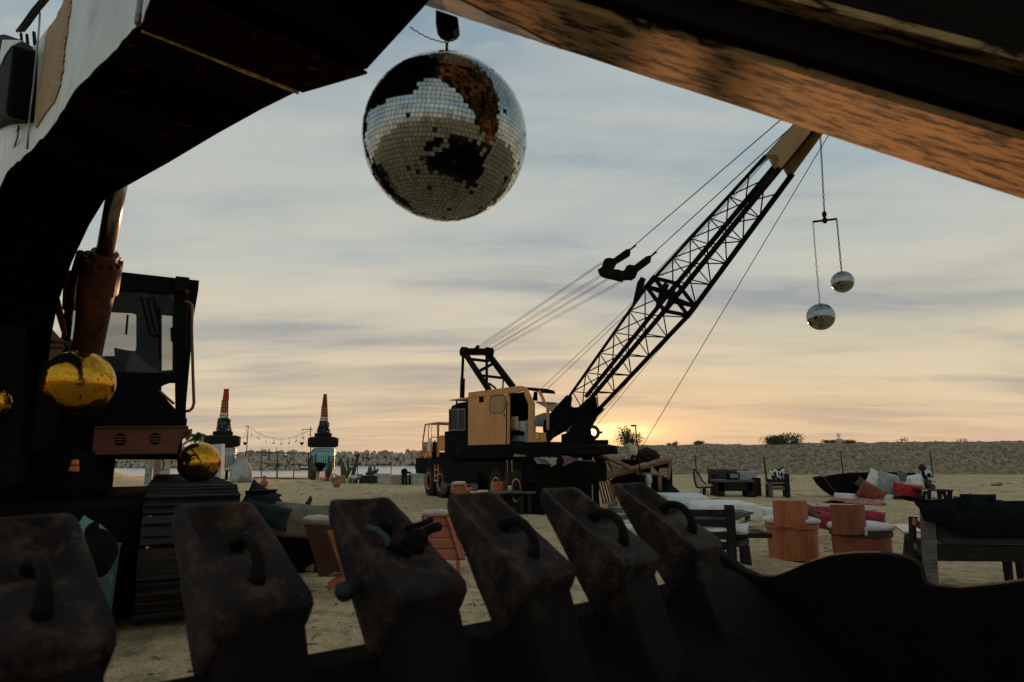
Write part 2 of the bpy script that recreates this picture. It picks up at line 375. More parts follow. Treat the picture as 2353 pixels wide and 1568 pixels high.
def sand_mat():
    m = mat('sand', (.68,.49,.245), (.54,.39,.195), .95, scale=.35, c3=(.27,.205,.105), s3=4.2, lo3=.46, hi3=.66, bump=1.0, bs=5, coord='Object')
    t = m.node_tree; bs_ = t.nodes['Principled BSDF']; nz = t.nodes.new('ShaderNodeTexNoise'); nz.inputs['Scale'].default_value = 55; nz.inputs['Detail'].default_value = 6
    tcn = t.nodes.new('ShaderNodeTexCoord'); t.links.new(tcn.outputs['Object'], nz.inputs['Vector'])
    r_ = t.nodes.new('ShaderNodeValToRGB'); r_.color_ramp.elements[0].position = .34; r_.color_ramp.elements[1].position = .5; r_.color_ramp.elements[0].color = (.45,.42,.38,1); t.links.new(nz.outputs[0], r_.inputs[0])
    mx = t.nodes.new('ShaderNodeMix'); mx.data_type = 'RGBA'; mx.blend_type = 'MULTIPLY'; mx.inputs[0].default_value = .8
    old = bs_.inputs['Base Color'].links[0].from_socket; t.links.new(old, mx.inputs[6]); t.links.new(r_.outputs[0], mx.inputs[7]); t.links.new(mx.outputs[2], bs_.inputs['Base Color'])
    for n in t.nodes:
        if n.type == 'BUMP': n.inputs['Distance'].default_value = .07
    return m
sand = sand_mat()
g = b.build('ground', sand, smooth=True); g['kind'] = 'structure'

# dirt berm on the right
bermm = mat('scrubby_dirt', (.40,.305,.18), (.20,.16,.09), .95, scale=2.4, c3=(.07,.075,.04), s3=4.5, lo3=.50, hi3=.60, bump=1.0, bs=5)
for n in bermm.node_tree.nodes:
    if n.type == 'BUMP': n.inputs['Distance'].default_value = .12
b = MB(); bx = axis([(-14,60,190), (60,200,30)]); by = axis([(53.5,64,34), (64,90,6), (90,400,4)]); nb = len(bx)
def berm_h(x, y):
    k = berm_k(x); top = 2.35+.012*x+.14*noise.noise(V((x*.25, 0, 5)))+.05*noise.noise(V((x*1.5, 1, 5)))
    foot = 55.5+.8*noise.noise(V((x*.2, 7, 0)))
    h = sst(foot, foot+5.0, y)*top*k
    h += .16*noise.noise(V((x*.8, y*1.3, 9)))*sst(foot, foot+1.5, y)*k+.07*noise.noise(V((x*2.5, y*2.5, 3)))*sst(foot, foot+1, y)*k
    return h-.06+(-2.0*(1-k)*sst(54, 57, y))
b.v = [V((x, y, berm_h(x, y))) for y in by for x in bx]
b.f = [(j*nb+i, j*nb+i+1, (j+1)*nb+i+1, (j+1)*nb+i) for j in range(len(by)-1) for i in range(nb-1)]
o = b.build('berm_slope', bermm, smooth=True); o['kind'] = 'structure'
b = MB()                                               # dry scrub on the slope
for i in range(1500):
    x = rnd.uniform(-8, 60); y = rnd.uniform(56, 61.5); z = berm_h(x, y)
    if noise.noise(V((x*.5, y*.5, 30))) < -.05: continue
    for k in range(6):
        a = V((rnd.gauss(0,.5), rnd.gauss(0,.5), rnd.uniform(.4,1))).normalized()*rnd.uniform(.05,.14); s_ = V((.02, 0, 0))
        b.add([V((x,y,z))-s_, V((x,y,z))+s_, V((x,y,z))+a], [(0,1,2)])
tag(b.build('dry_scrub', dryleaf), 'sparse dry scrub growing over the dirt berm', 'scrub', kind='stuff')

watm = mat('sea_surface', (.40,.43,.43), (.34,.38,.39), .22, scale=.06, stretch=(.3,1,1), bump=.6, bs=1.4)
for n in watm.node_tree.nodes:
    if n.type == 'BUMP': n.inputs['Distance'].default_value = .12
b = MB(); b.add([(-1500,44,-1.0), (400,44,-1.0), (1500,3500,-1.0), (-2500,3500,-1.0)], [(0,1,2,3)])
b.build('water', watm)['kind'] = 'structure'

# breakwater: single boulders round a dark core
def rock_mesh(seed, nu=10, nv=7):
    r_ = random.Random(seed); vs = []
    bm = bmesh.new(); bmesh.ops.create_icosphere(bm, subdivisions=3, radius=1)
    pl = [(V((r_.gauss(0,1), r_.gauss(0,1), r_.gauss(0,1))).normalized(), r_.uniform(.62, .85)) for _ in range(11)]
    for v in bm.verts:
        for d, h in pl:
            e = v.co.dot(d)-h
            if e > 0: v.co -= d*e
        v.co += v.co.normalized()*noise.noise(v.co*1.7+V((seed*3.1, 0, 0)))*.16
        v.co.x *= 1.15; v.co.z *= .82
    me = bpy.data.meshes.new('boulder'); bm.to_mesh(me); bm.free(); me.materials.append(rockm); me.shade_smooth(); return me
rocks = [rock_mesh(i) for i in range(7)]
def rock_obj(p, s, name='boulder', label='pale grey boulder heaped with others in the breakwater across the water', group='boulders of the breakwater', cat='boulder'):
    o = bpy.data.objects.new(name, rnd.choice(rocks)); C.objects.link(o); o.location = p
    o.rotation_euler = (rnd.uniform(0,6.3), rnd.uniform(0,6.3), rnd.uniform(0,6.3)); o.scale = (s*rnd.uniform(.85,1.25), s*rnd.uniform(.85,1.15), s*rnd.uniform(.8,1.1))
    return tag(o, label, cat, group)
def bank(name, pxa, pxb, yt, yb, Y, rows, n):
    core = MB(); x0 = at((pxa, yb), Y).x-3; x1 = at((pxb, yb), Y).x+3; zt = kz(yt, Y); 
    core.hexa([V((x0,Y-1.5,-1.6)), V((x1,Y-1.5,-1.6)), V((x1,Y+9,-1.6)), V((x0,Y+9,-1.6)), V((x0+1,Y+2.2,zt-1.0)), V((x1-1,Y+2.2,zt-1.0)), V((x1-1,Y+7,zt-1.0)), V((x0+1,Y+7,zt-1.0))])
    core.build(name, mat('dark_stone_core', (.05,.05,.045), rough=.9), None)['kind'] = 'structure'  # dark filler closing the gaps between the boulders
    step = (x1-x0-6)/n
    for j in range(rows):
        f = j/(rows-1) if rows > 1 else 1
        for i in range(n):
            x = x0+3+(i+.5+(j % 2)*.5+rnd.uniform(-.25,.25))*step
            z = -.75+(zt+.75-step*.42)*f+rnd.uniform(-.25,.22)*step
            rock_obj((x, Y+f*2.6+rnd.uniform(-.3,.3), z), step*rnd.uniform(.55,.78))
bank('breakwater_core', 436, 975, 1038, 1071, 187, 4, 40)
bank('near_breakwater_core', 438, 690, 1064, 1081, 122, 2, 22)
bank('left_breakwater_core', 262, 432, 1048, 1078, 150, 4, 18)

# bushes on the berm
def bush(name, label, p, rad, n, size, m=leafm, clumps=8, stems=4, spikes=0.0, cat='bush', group='bushes along the top of the berm', seed=1):
    r_ = random.Random(seed); t = thing(name, label, cat, p, group)
    b = MB(); leafcloud(b, V(p)+V((0,0,rad[2]*.15)), rad, n, size, r_, clumps, spikes=spikes); b.build('crown', m, t)
    b = MB()
    for k in range(stems):
        a = r_.uniform(0, 6.28); e = V(p)+V((math.cos(a)*rad[0]*.6, math.sin(a)*rad[1]*.6, rad[2]*r_.uniform(.5,.95)))
        b.tube(V(p)-V((0,0,.15)), e, .045*rad[2]+.01, .012, 5)
    b.build('stem', barkm, t); return t
def bpos(x, Y=61.0, dz_=-.08): return V((x, Y, berm_h(x, Y)+dz_))
def bX(px, Y=61.0): return (px-1176.5)/FPX*(Y*CP+1.0*SP)
bush('bush', 'tall dark airy bush on the berm beside the setting sun', bpos(bX(1446)), (1.35,.9,2.2), 2400, .17, leafm, 14, 8, seed=3)
bush('bush', 'small dry tuft on the berm just right of the crane', bpos(bX(1362)), (.65,.5,.55), 320, .22, dryleaf, 5, 5, spikes=1.5, seed=4)
bush('bush', 'tiny green sprig on the berm right of the tall bush', bpos(bX(1553)), (.28,.3,.45), 120, .2, leafm, 3, 3, spikes=1.5, seed=5)
bush('bush', 'low leaf clump on the berm above the bamboo shack', bpos(bX(1537)), (.3,.3,.25), 90, .2, leafm, 3, 2, spikes=.5, seed=6)
bush('bush', 'low yellow green tuft on the berm left of the widest bush', bpos(bX(1606)), (.8,.6,.48), 420, .18, dryleaf, 7, 4, spikes=1.2, seed=7)
bush('bush', 'widest dark green bush spreading over the top of the berm', bpos(bX(1796)), (2.4,1.1,1.1), 3200, .17, leafm, 16, 8, spikes=.6, seed=8)
bush('bush', 'yellow green tuft left of the domed stone and fire basket', bpos(bX(1905)), (.75,.6,.38), 380, .16, dryleaf, 6, 4, spikes=1.0, seed=9)
bush('bush', 'yellow green tuft right of the domed stone and fire basket', bpos(bX(1952)), (1.0,.6,.36), 450, .16, dryleaf, 7, 4, spikes=1.0, seed=10)
def twigs(label, px, w, h, seed, n=26):
    r_ = random.Random(seed); p = bpos(bX(px)); t = thing('dead_shrub', label, 'shrub', p, 'leafless shrubs on the berm'); b = MB()
    def br(a, d, l, r0, k):
        e = a+d*l; b.tube(a, e, r0, r0*.6, 5)
        if k: 
            for _ in range(3): br(a.lerp(e, r_.uniform(.4,1)), (d+V((r_.gauss(0,.6)*w, r_.gauss(0,.3), r_.gauss(0,.35)))).normalized(), l*.62, r0*.6, k-1)
    for i in range(5): br(p-V((0,0,.1)), V((r_.uniform(-1,1)*w, r_.uniform(-.4,.4), 1.0)).normalized(), h*.55, .03, 3)
    b.build('branches', barkm, t)
twigs('bare leaning shrub on the berm above the spotted cow head', 2078, 1.3, .8, 1)
twigs('dark bare shrub nearest the right end of the berm', 2213, 1.2, .75, 2)
t = bpos(bX(1929)); b = MB(); b.ball(t+V((0,0,.1)), .42, 14, 8, (1.1,.9,1), pw=.9); tag(b.build('dome_stone', plaster, smooth=True, disp=.05), 'pale domed stone on top of the berm', 'stone')
b = MB(); c = t+V((0,0,.48))
b.tube(c, c+V((0,0,.22)), .02, n=6)
for k in range(5):
    a = k*1.2566; q = c+V((math.cos(a)*.14, math.sin(a)*.14, .22)); b.tube(q, q+V((0,0,.28)), .018, n=5); b.tube(c+V((0,0,.2)), q, .018, n=5)
tag(b.build('fire_basket', black), 'small black fire basket standing on the domed stone', 'basket')
# thin posts before the berm
posts = [((1597,1046),(1602,1104)), ((1755,1050),(1764,1122)), ((1931,1036),(1938,1090)), ((2137,1034),(2143,1092))]
for i, (a, c_) in enumerate(posts):
    Yp = G(c_).y if c_[1] > 1095 else 50
    Yp = min(Yp, 50); p = at(a, Yp); q = at(c_, Yp); q.z = -.1
    b = MB(); b.tube(q, p, .045, .035, 7)
    tag(b.build('fence_post', woodd), ['thin dark post behind the swivel chair', 'thin dark post behind the seat with patterned cushion', 'thin leaning post behind the black boat', 'thin dark post behind the spotted cow head'][i], 'post', 'thin posts along the foot of the berm')
# ================================================================== excavator
def inter(p, o, n):
    d = ray(p); e = V((0,0,CAMZ)); n = V(n); t = (V(o)-e).dot(n)/d.dot(n); return e+d*t
EX = thing('excavator', 'big old excavator arching over the viewer, pale boom, orange skirt and black cab', 'excavator', (-4.6, 8.6, 0))
E = frame((-3.63, 7.4, 0), (.89, .46, 0))
awy = E.ey
def onA(p, a=0.0): return inter(p, E.o+awy*a, awy)
def patch(b, pts, a, th): return b.prism([onA(p, a) for p in pts], awy*th)
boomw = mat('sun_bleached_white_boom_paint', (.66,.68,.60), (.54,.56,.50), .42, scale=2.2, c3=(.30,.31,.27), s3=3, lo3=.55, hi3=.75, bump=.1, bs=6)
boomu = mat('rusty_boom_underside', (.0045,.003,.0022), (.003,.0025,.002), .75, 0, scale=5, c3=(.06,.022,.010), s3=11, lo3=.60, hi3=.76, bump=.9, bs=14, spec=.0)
tanp = mat('bare_tan_primer', (.36,.22,.075), (.28,.165,.06), .7, scale=4, c3=(.15,.09,.04), s3=11, lo3=.58, hi3=.7)
BW = V((-.73, -.68, 0)).normalized()*.6
BWn = BW.normalized()
st = [((1010,-20),1.42,.30,.75), ((975,22),1.5,.34,.8), ((845,162),1.9,.48,1.0), ((697,207),2.5,.62,1.0), ((600,255),2.8,.66,1.0), ((500,310),3.1,.70,1.0), ((390,375),3.8,.78,1.0), ((300,425),4.4,.87,1.0), ((245,455),4.7,.92,1.0), ((205,520),4.95,.9,1.0), ((165,605),5.1,.82,1.0), ((133,700),5.3,.75,1.0), ((118,775),5.45,.62,1.0), ((112,830),5.55,.4,1.0)]
e2 = [at(p, Y) for p, Y, h, k in st]
rings = []; faces_w = []
for i, (p, Y, h, k) in enumerate(st):
    a = e2[max(0, i-1)]; c = e2[min(len(st)-1, i+1)]; d = (c-a).normalized(); n = BWn.cross(d).normalized()
    if n.z < 0 and i < 8: n = -n
    if i >= 8 and n.dot(prevn) < 0: n = -n
    prevn = n
    q = e2[i]; w_ = BW*k
    rings.append([q, q+w_, q+w_+n*h, q+n*h])
def subdiv(rings, m=4):
    out = []
    for i in range(len(rings)-1):
        for k in range(m):
            t = k/m; out.append([a.lerp(b_, t) for a, b_ in zip(rings[i], rings[i+1])])
    return out+[rings[-1]]
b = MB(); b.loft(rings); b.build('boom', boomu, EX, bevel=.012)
# pale side plate, a little proud of the box section, ragged lower edge
b = MB(); sr = subdiv(rings, 6); low = []; up = []; off = BWn*.006
rj = random.Random(5)
for i, r_ in enumerate(sr):
    if i < 12: continue
    low.append(r_[1].lerp(r_[2], .02+rj.uniform(0, .025))+off); up.append(r_[2]+off)
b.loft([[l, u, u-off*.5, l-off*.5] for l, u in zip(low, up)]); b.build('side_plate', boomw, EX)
# bare primer patch on the plate and pipe runs
def side(i, t, o=.012): 
    i0 = int(i); f = i-i0; r0 = rings[i0]; r1 = rings[min(i0+1, len(rings)-1)]
    a = r0[1].lerp(r1[1], f); c = r0[2].lerp(r1[2], f); return a.lerp(c, t)+BWn*o
def sidehit(p):      # point of the picture -> on the boom side plane
    return inter(p, rings[4][1]+BWn*.012, BWn)
def sidepoint(p, o=.0):
    best = None
    for k in range(12, len(sr)-1):
        a, c_, d_, e_ = sr[k][1], sr[k][2], sr[k+1][1], sr[k+1][2]; n = (c_-a).cross(d_-a).normalized(); q = inter(p, a, n)
        u = (d_-a); t_ = (q-a).dot(u.normalized())/u.length; u2 = (c_-a); h_ = (q-a).dot(u2.normalized())/u2.length
        e = max(0, -t_, t_-1)+max(0, -h_, h_-1)*.3
        if best is None or e < best[0]: best = (e, q)
    return best[1]+BWn*(.014+o)
def curve_side(pts, o=0.0): return [sidepoint(p, o) for p in pts]
def refine(poly, m, amp, r_):
    out = []
    for i, p in enumerate(poly):
        q = poly[(i+1) % len(poly)]
        for k in range(m): 
            t = k/m; out.append((p[0]*(1-t)+q[0]*t+(r_.uniform(-amp, amp) if k else 0), p[1]*(1-t)+q[1]*t+(r_.uniform(-amp, amp) if k else 0)))
    return out
def ip(tab, y):
    for (y0, x0), (y1_, x1_) in zip(tab, tab[1:]):
        if y <= y1_: return x0+(x1_-x0)*(y-y0)/(y1_-y0)
    return tab[-1][1]
lt = [(-200,575),(0,565),(40,560),(110,520),(170,500),(240,440),(330,405),(440,392),(620,370),(780,345),(900,330),(1100,325)]
rt = [(-200,640),(0,630),(60,625),(230,600),(420,575),(600,560),(740,535),(890,480),(960,420),(1100,330)]
rj = random.Random(3); rows_ = []
for k in range(66):
    y = -200+k*20; a_ = sidepoint(z1(ip(lt, y)+rj.uniform(-4,4), y)); c_ = sidepoint(z1(ip(rt, y)+rj.uniform(-4,4), y)); rows_.append([a_, c_, c_-BWn*.008, a_-BWn*.008])
b = MB(); b.loft(rows_); b.build('bare_patch', tanp, EX)
b = MB()
for dx_, rr in ((0, .012), (26, .009), (-30, .012)):
    pts = curve_side([z1(x+dx_, y) for x, y in [(560,-160),(470,10),(380,110),(290,230),(240,290)]], .03); b.path(pts, rr, 6)
b.build('hose', rubber, EX, smooth=True)
b = MB(); b.path(curve_side([z1(395,130), (z1(388,250)), z1(372,420), z1(340,760), z1(310,1000), z1(290,1290)], .02), .006, 6)
b.build('pipe', steel, EX, smooth=True); b = MB(); b.path(curve_side([z1(1275,-60), z1(1255,110), z1(1248,230)], .01), .010, 6); b.build('pipe', steel, EX, smooth=True)
# work lamp
lm = mat('lamp_black', (.004,.004,.004), rough=.7, spec=.04)
LP = inter(z1(170,640), rings[4][1]+BWn*.16, BWn); b = MB()
pts = [z1(*p) for p in [(20,440),(60,355),(200,350),(330,420),(365,470),(345,700),(310,1060),(200,1100),(120,1150),(20,1050),(0,900),(0,560)]]
b.prism([inter(p, rings[4][1]+BWn*.04, BWn) for p in pts], BWn*.16); L_ = b.build('work_lamp', lm, EX, bevel=.03, seg=3)
b = MB(); pts = [z1(*p) for p in [(5,470),(30,345),(110,345),(200,352),(100,400),(50,470),(10,560)]]
b.prism([inter(p, rings[4][1]+BWn*.205, BWn) for p in pts], BWn*.006); b.build('lamp_rim', boomw, L_)
b = MB(); b.path([inter(z1(*p), rings[4][1]+BWn*.1, BWn) for p in [(15,1040),(70,1090),(120,1160),(160,1080),(150,1180),(118,1265)]], .006, 6); b.build('bracket_wire', steel, L_, smooth=True)
b = MB()
for x, y in ((180,290),(230,300),(290,280)): b.tube(inter(z1(x, y), rings[4][1]+BWn*.06, BWn), inter(z1(x+10, y+110), rings[4][1]+BWn*.06, BWn), .012, n=6)
b.build('bracket', grime, L_)
# weld seam across the underside
def uh(p, o=.004):  # underside point
    best = None
    for i in range(len(rings)-1):
        n = (rings[i+1][0]-rings[i][0]).cross(BW).normalized(); q = inter(p, rings[i][0], n)
        dd = (rings[i+1][0]-rings[i][0]); t = (q-rings[i][0]).dot(dd)/dd.dot(dd)
        if -.02 <= t <= 1.02: best = q-(rings[i][3]-rings[i][0]).normalized()*o; break
    return best or q
seamm = mat('scraped_weld_seam', (.80,.50,.18), (.35,.19,.07), .6, scale=30)
sp = [z1(*p) for p in [(1150,415),(1350,475),(1600,575),(1900,650),(2150,740),(2352,820)]]+[z2(30,590), z2(130,620), z2(235,645)]
b = MB(); b.path([rings[3][1].lerp(rings[3][0], t)-(rings[3][3]-rings[3][0]).normalized()*.016 for t in (0,.2,.4,.6,.8,.97)], .009, 6, rs=[.004,.007,.006,.010,.009,.011]); b.build('weld_seam', seamm, EX, disp=.004, dsc=40)
b = MB(); 
n3 = (rings[3][3]-rings[3][0]).normalized()
b.loft([[rings[3][0]-n3*.004, rings[3][1]-n3*.004, rings[3][1]-n3*.012, rings[3][0]-n3*.012], [x-n3*o for x, o in ((rings[2][0], .004), (rings[2][1], .004), (rings[2][1], .012), (rings[2][0], .012))]]); b.build('wear_plate', boomu, EX)

# boom cylinder
cb = at((190, 862), 6.05); ct = at(z3(1060, 60), 5.0); dcy = (ct-cb).normalized(); Lc = (ct-cb).length
gl = at(z3(970, 600), 5.55); tg = (gl-cb).dot(dcy); g1 = cb+dcy*tg
cylm = mat('cylinder_dark_orange', (.085,.022,.008), (.05,.014,.006), .55, scale=3, c3=(.02,.01,.006), s3=6, lo3=.5, hi3=.65, bump=.2, spec=.3)
cyl = MB().tube(cb-dcy*.1, g1-dcy*.22, .122, .130, n=28).build('boom_cylinder', cylm, EX, smooth=False, bevel=.01)
for p_ in cyl.data.polygons: p_.use_smooth = len(p_.vertices) == 4
rod = MB().tube(g1-dcy*.05, ct+dcy*.25, .070, n=24).build('rod', mat('cylinder_rod', (.34,.32,.30), (.22,.2,.18), .25, .95, scale=3, stretch=(6,6,.6), c3=(.30,.14,.07), s3=2), cyl, smooth=False)
for p_ in rod.data.polygons: p_.use_smooth = len(p_.vertices) == 4
b = MB(); b.tube(g1-dcy*.34, g1-dcy*.06, .155, .148, n=24).tube(g1-dcy*.07, g1+dcy*.03, .115, .105, n=24)
xx = dcy.cross(V((0,0,1))).normalized(); yy = dcy.cross(xx)
for k in range(12):
    a = k*math.pi/6; q = g1-dcy*.06+(xx*math.cos(a)+yy*math.sin(a))*.13; b.tube(q-dcy*.02, q+dcy*.03, .020, n=6)
b.build('gland', cylm, cyl, bevel=.004)
b = MB()
for s_ in (-1, 1): b.path([at((165+s_*14, 780), 5.8), at((178+s_*12, 650), 5.5), at(z3(760, 700), 5.4)+V((s_*.03, 0, 0)), g1-dcy*.1-V((.12,.1,0))], .035, 8)
b.build('hydraulic_pipe', grime, cyl, smooth=True)
# guard arms beside the boom
MB().prism([at(z3(*p), 5.7) for p in [(600,850),(652,858),(635,872),(618,1100),(605,1210),(555,1200),(560,1050),(575,900)]], awy*.08).build('guard_arm', orange, EX, bevel=.006)
MB().prism([at(z3(*p), 5.6) for p in [(515,1075),(490,1150),(490,1215),(545,1400),(575,1450),(600,1420),(560,1230),(530,1100)]], awy*.08).build('guard_arm', orange, EX, bevel=.006)
MB().prism([at(x1(*p), 5.5) for p in [(505,965),(660,970),(680,1015),(870,1025),(960,1000),(1005,1010),(990,1060),(505,1048)]], awy*.08).build('guard_arm', orange, EX, bevel=.006)
MB().prism([at(x1(*p), 5.5) for p in [(475,1115),(1005,1112),(1000,1150),(478,1142)]], awy*.06).build('guard_arm', orange, EX, bevel=.006)
MB().prism([at(x1(*p), 5.5) for p in [(-60,890),(85,895),(98,985),(-60,990)]], awy*.08).build('guard_arm', orange, EX, bevel=.006)


# cab
capm = mat('cab_black', (.007,.007,.0065), (.005,.005,.005), .7, scale=3, c3=(.025,.012,.008), s3=6, lo3=.6, hi3=.75, spec=.05)
b = MB()
patch(b, [(150,640),(262,640),(395,654),(434,655),(434,668),(404,676),(300,668),(150,664)], 0, .10)      # header
patch(b, [(150,853),(404,857),(404,880),(150,876)], 0, .06)
patch(b, [(150,876),(356,876),(356,976),(150,976)], 0, .06)
patch(b, [(356,878),(404,874),(404,875),(378,884),(371,888),(371,905),(371,976),(356,976)], 0, .06)
patch(b, [(371,905),(404,941),(404,976),(371,976)], 0, .06)
patch(b, [z3(*p) for p in [(1560,1000),(1650,1040),(1665,1568),(1580,1568)]]+[(420,800),(404,800)][:0], 0, .14)
patch(b, [(400,664),(431,668),(427,975),(403,975)], .002, .14)                 # right post
b.fbox(E, (-1.15,.1,3.36), (-.02,1.75,3.50))                                      # roof
b.fbox(E, (-1.15,.1,1.80), (-.02,1.75,1.88)); b.fbox(E, (-1.15,.1,1.88), (-1.09,1.75,2.35))
b.fbox(E, (-1.15,1.6,1.88), (-1.05,1.75,3.36)); b.fbox(E, (-.14,1.62,1.88), (-.02,1.75,3.36)); b.fbox(E, (-1.15,.9,2.35), (-1.09,1.1,3.36))
A2 = 1.64
patch(b, [(150,660),(404,690),(404,700),(313,722),(303,719),(240,716),(150,712)], A2, .05)
patch(b, [(150,820),(296,818),(308,812),(313,800),(313,722),(345,714),(372,706),(372,860),(150,860)], A2, .05)
patch(b, [(372,700),(404,692),(404,704),(374,716)], A2, .05); patch(b, [(396,716),(404,712),(404,860),(396,860)], A2, .05)
patch(b, [(372,852),(400,850),(400,880),(350,880)], A2, .05)
cab = b.build('cab', capm, EX, bevel=.008)
b = MB(); patch(b, [(150,664),(300,668),(404,676),(404,857),(150,853)], .03, .008); b.build('windscreen', glass, cab)
b = MB(); patch(b, [z3(*p) for p in [(1560,1000),(1550,930),(1570,928),(1575,905),(1700,918),(1665,1050),(1560,1040)]], -.06, .25); b.build('roof_lamp', black, cab, bevel=.01)
b = MB(); b.path([onA(p, -.04) for p in [z3(1655,1133), z3(1690,1140), z3(1715,1165), z3(1722,1210), (441,760), (443,850), z4(1738,700), z4(1725,745), z4(1700,768), z4(1662,776)]], .016, 8); b.build('grab_rail', orange, cab, smooth=True)
b = MB(); patch(b, [z3(*p) for p in [(985,915),(1010,855),(1050,842),(1066,865),(1062,920),(1030,940),(985,935)]], -.2, .03); b.build('mirror', mat('mirror_glass', (.2,.2,.19), rough=.15, metal=.6), cab, bevel=.01)
b = MB()
for a_, c_ in ((z3(1270,1100), z3(1350,1430)), (z3(1320,1100), z3(1395,1410)), (z3(1375,1095), z3(1430,1340)), (z3(1350,1440), z3(1440,1440)), (z3(1430,1190), z4(1435,300)), (z3(1145,1255), z3(1130,1430))): b.tube(onA(a_, .02), onA(c_, .02), .011, n=6)
b.build('wiper', black, cab)
b = MB(); b.add([], [])
sb = cushion_mb(E(-.62, .95, 2.45), (.5, .62, .16), E_m := Matrix((E.ex, (0,0,1), awy)).transposed(), 3).build('seat', darkc, cab, smooth=True)
b = MB(); patch(b, [z3(*p) for p in [(1525,1370),(1560,1360),(1600,1365),(1600,1500),(1530,1490)]], -.03, .05); b.build('door_latch', black, cab, bevel=.01)
b = MB(); b.tube(onA(z4(1425,590), 0), onA(z4(1560,710), 0), .016, n=6); b.build('brace', mat('worn_strip', (.12,.10,.06)), cab)

# skirt with two round louvres
sk = MB(); patch(sk, [z4(*p) for p in [(845,912),(1685,908),(1690,928),(1672,1000),(1612,1050),(1592,1138),(818,1140)]], -.02, .05)
skirt = sk.build('skirt_panel', orange, EX, bevel=.006)
b = MB(); patch(b, [z4(*p) for p in [(845,908),(1690,905),(1690,918),(845,922)]], -.06, .08); patch(b, [z4(*p) for p in [(820,1140),(1592,1132),(1590,1155),(830,1166)]], -.06, .1); b.build('skirt_rim', orange, skirt, bevel=.004)
for cx, cy, rr in ((1080,1025,58), (1392,1020,54)):
    b = MB(); patch(b, [z4(cx+rr*math.cos(t*.2618), cy+rr*math.sin(t*.2618)) for t in range(24)], -.026, .006)
    l_ = b.build('louvre', black, skirt)
    b = MB()
    for dy_ in (-22, 2, 26): h_ = math.sqrt(max(1, rr*rr-dy_*dy_)); patch(b, [z4(cx-h_, cy+dy_-6), z4(cx+h_, cy+dy_-6), z4(cx+h_, cy+dy_+4), z4(cx-h_, cy+dy_+4)], -.034, .008)
    b.build('louvre_slat', orange, l_)
b = MB(); b.path([onA(z4(*p), -.06) for p in [(1690,960),(1700,935),(1690,1000),(1660,1020)]], .03, 8); b.build('tow_eye', orange, EX)
# house
b = MB(); b.fbox(E, (-3.3,.05,1.42), (-.05,4.2,1.82)).fbox(E, (-3.3,-1.3,1.50), (-1.22,.05,2.62)).fbox(E, (-3.3,.05,1.82), (-1.2,4.2,2.7))
b.fbox(E, (-1.6,-1.75,1.2), (-1.3,-.9,2.5)); b.fbox(E, (-2.35,-1.75,1.2), (-2.05,-.9,2.5))
b.build('house', grime, EX, bevel=.02)
b = MB(); b.tube(E(-1.45,.4,1.05), E(-1.45,.4,1.5), .75, n=32); b.fbox(E, (-2.45,-1.5,.12), (-.36,2.6,1.04)).fbox(E, (-2.1,-1.8,.2), (-.7,-1.5,.9)); b.build('undercarriage', grime, EX, bevel=.02)
# marker lamp
b = MB(); patch(b, [z4(*p) for p in [(640,1210),(700,1205),(707,1255),(628,1258)]], -1.3, .05); patch(b, [z4(*p) for p in [(625,1264),(709,1262),(703,1318),(608,1312)]], -1.3, .05)
b.build('marker_lamp', lampo, EX, bevel=.008)
b = MB(); patch(b, [z4(*p) for p in [(600,1200),(712,1198),(714,1330),(590,1330)]], -1.24, .05); b.build('lamp_box', black, EX)
# tracks
def track(l0, l1, tagn):
    a0, a1, r_ = -1.35, 3.2, .53; zc_ = .60; lm_ = (l0+l1)/2
    b = MB(); b.fbox(E, (l0+.18, a0+.1, .3), (l1-.18, a1-.1, .9))
    for aa in (a0, a1): b.tube(E(l0+.2, aa, zc_), E(l1-.2, aa, zc_), .46, n=24)
    for k in range(6): b.tube(E(l0+.15, a0+.5+k*.7, .25), E(l1-.15, a0+.5+k*.7, .25), .13, n=14)
    tr = b.build('track', grime, EX)
    per = 2*(a1-a0)+2*math.pi*r_; n = 46; pt = per/n
    for i in range(n):
        s_ = i*pt; L1 = a1-a0
        if s_ < L1: a_, z_, th = a1-s_, zc_+r_, 0
        elif s_ < L1+math.pi*r_: t = (s_-L1)/r_; a_, z_, th = a0-math.sin(t)*r_, zc_+math.cos(t)*r_, t
        elif s_ < 2*L1+math.pi*r_: a_, z_, th = a0+(s_-L1-math.pi*r_), zc_-r_, math.pi
        else: t = (s_-2*L1-math.pi*r_)/r_; a_, z_, th = a1+math.sin(t)*r_, zc_-math.cos(t)*r_, math.pi+t
        tx = -math.cos(th)*awy-V((0,0,1))*math.sin(th); nn = -math.sin(th)*awy+V((0,0,1))*math.cos(th)
        m3 = Matrix((E.ex, tx, nn)).transposed(); c_ = E(lm_, a_, z_)
        b = MB(); w_ = l1-l0+rnd.uniform(-.01, .01)
        b.box(c_, (w_, pt*.93, .035), m3).box(c_+nn*.032-tx*.05, (w_*.995, .03, .05), m3).box(c_+nn*.028+tx*.055, (w_*.99, .02, .035), m3)
        b.build('track_shoe', shoem, tr, bevel=.004, seg=1)
shoem = mat('rusty_track_shoe', (.014,.011,.009), (.008,.007,.006), .6, .4, scale=3, c3=(.06,.022,.012), s3=5, lo3=.52, hi3=.7, bump=.5)
track(-.33, .44, 'r'); track(-3.35, -2.58, 'l')

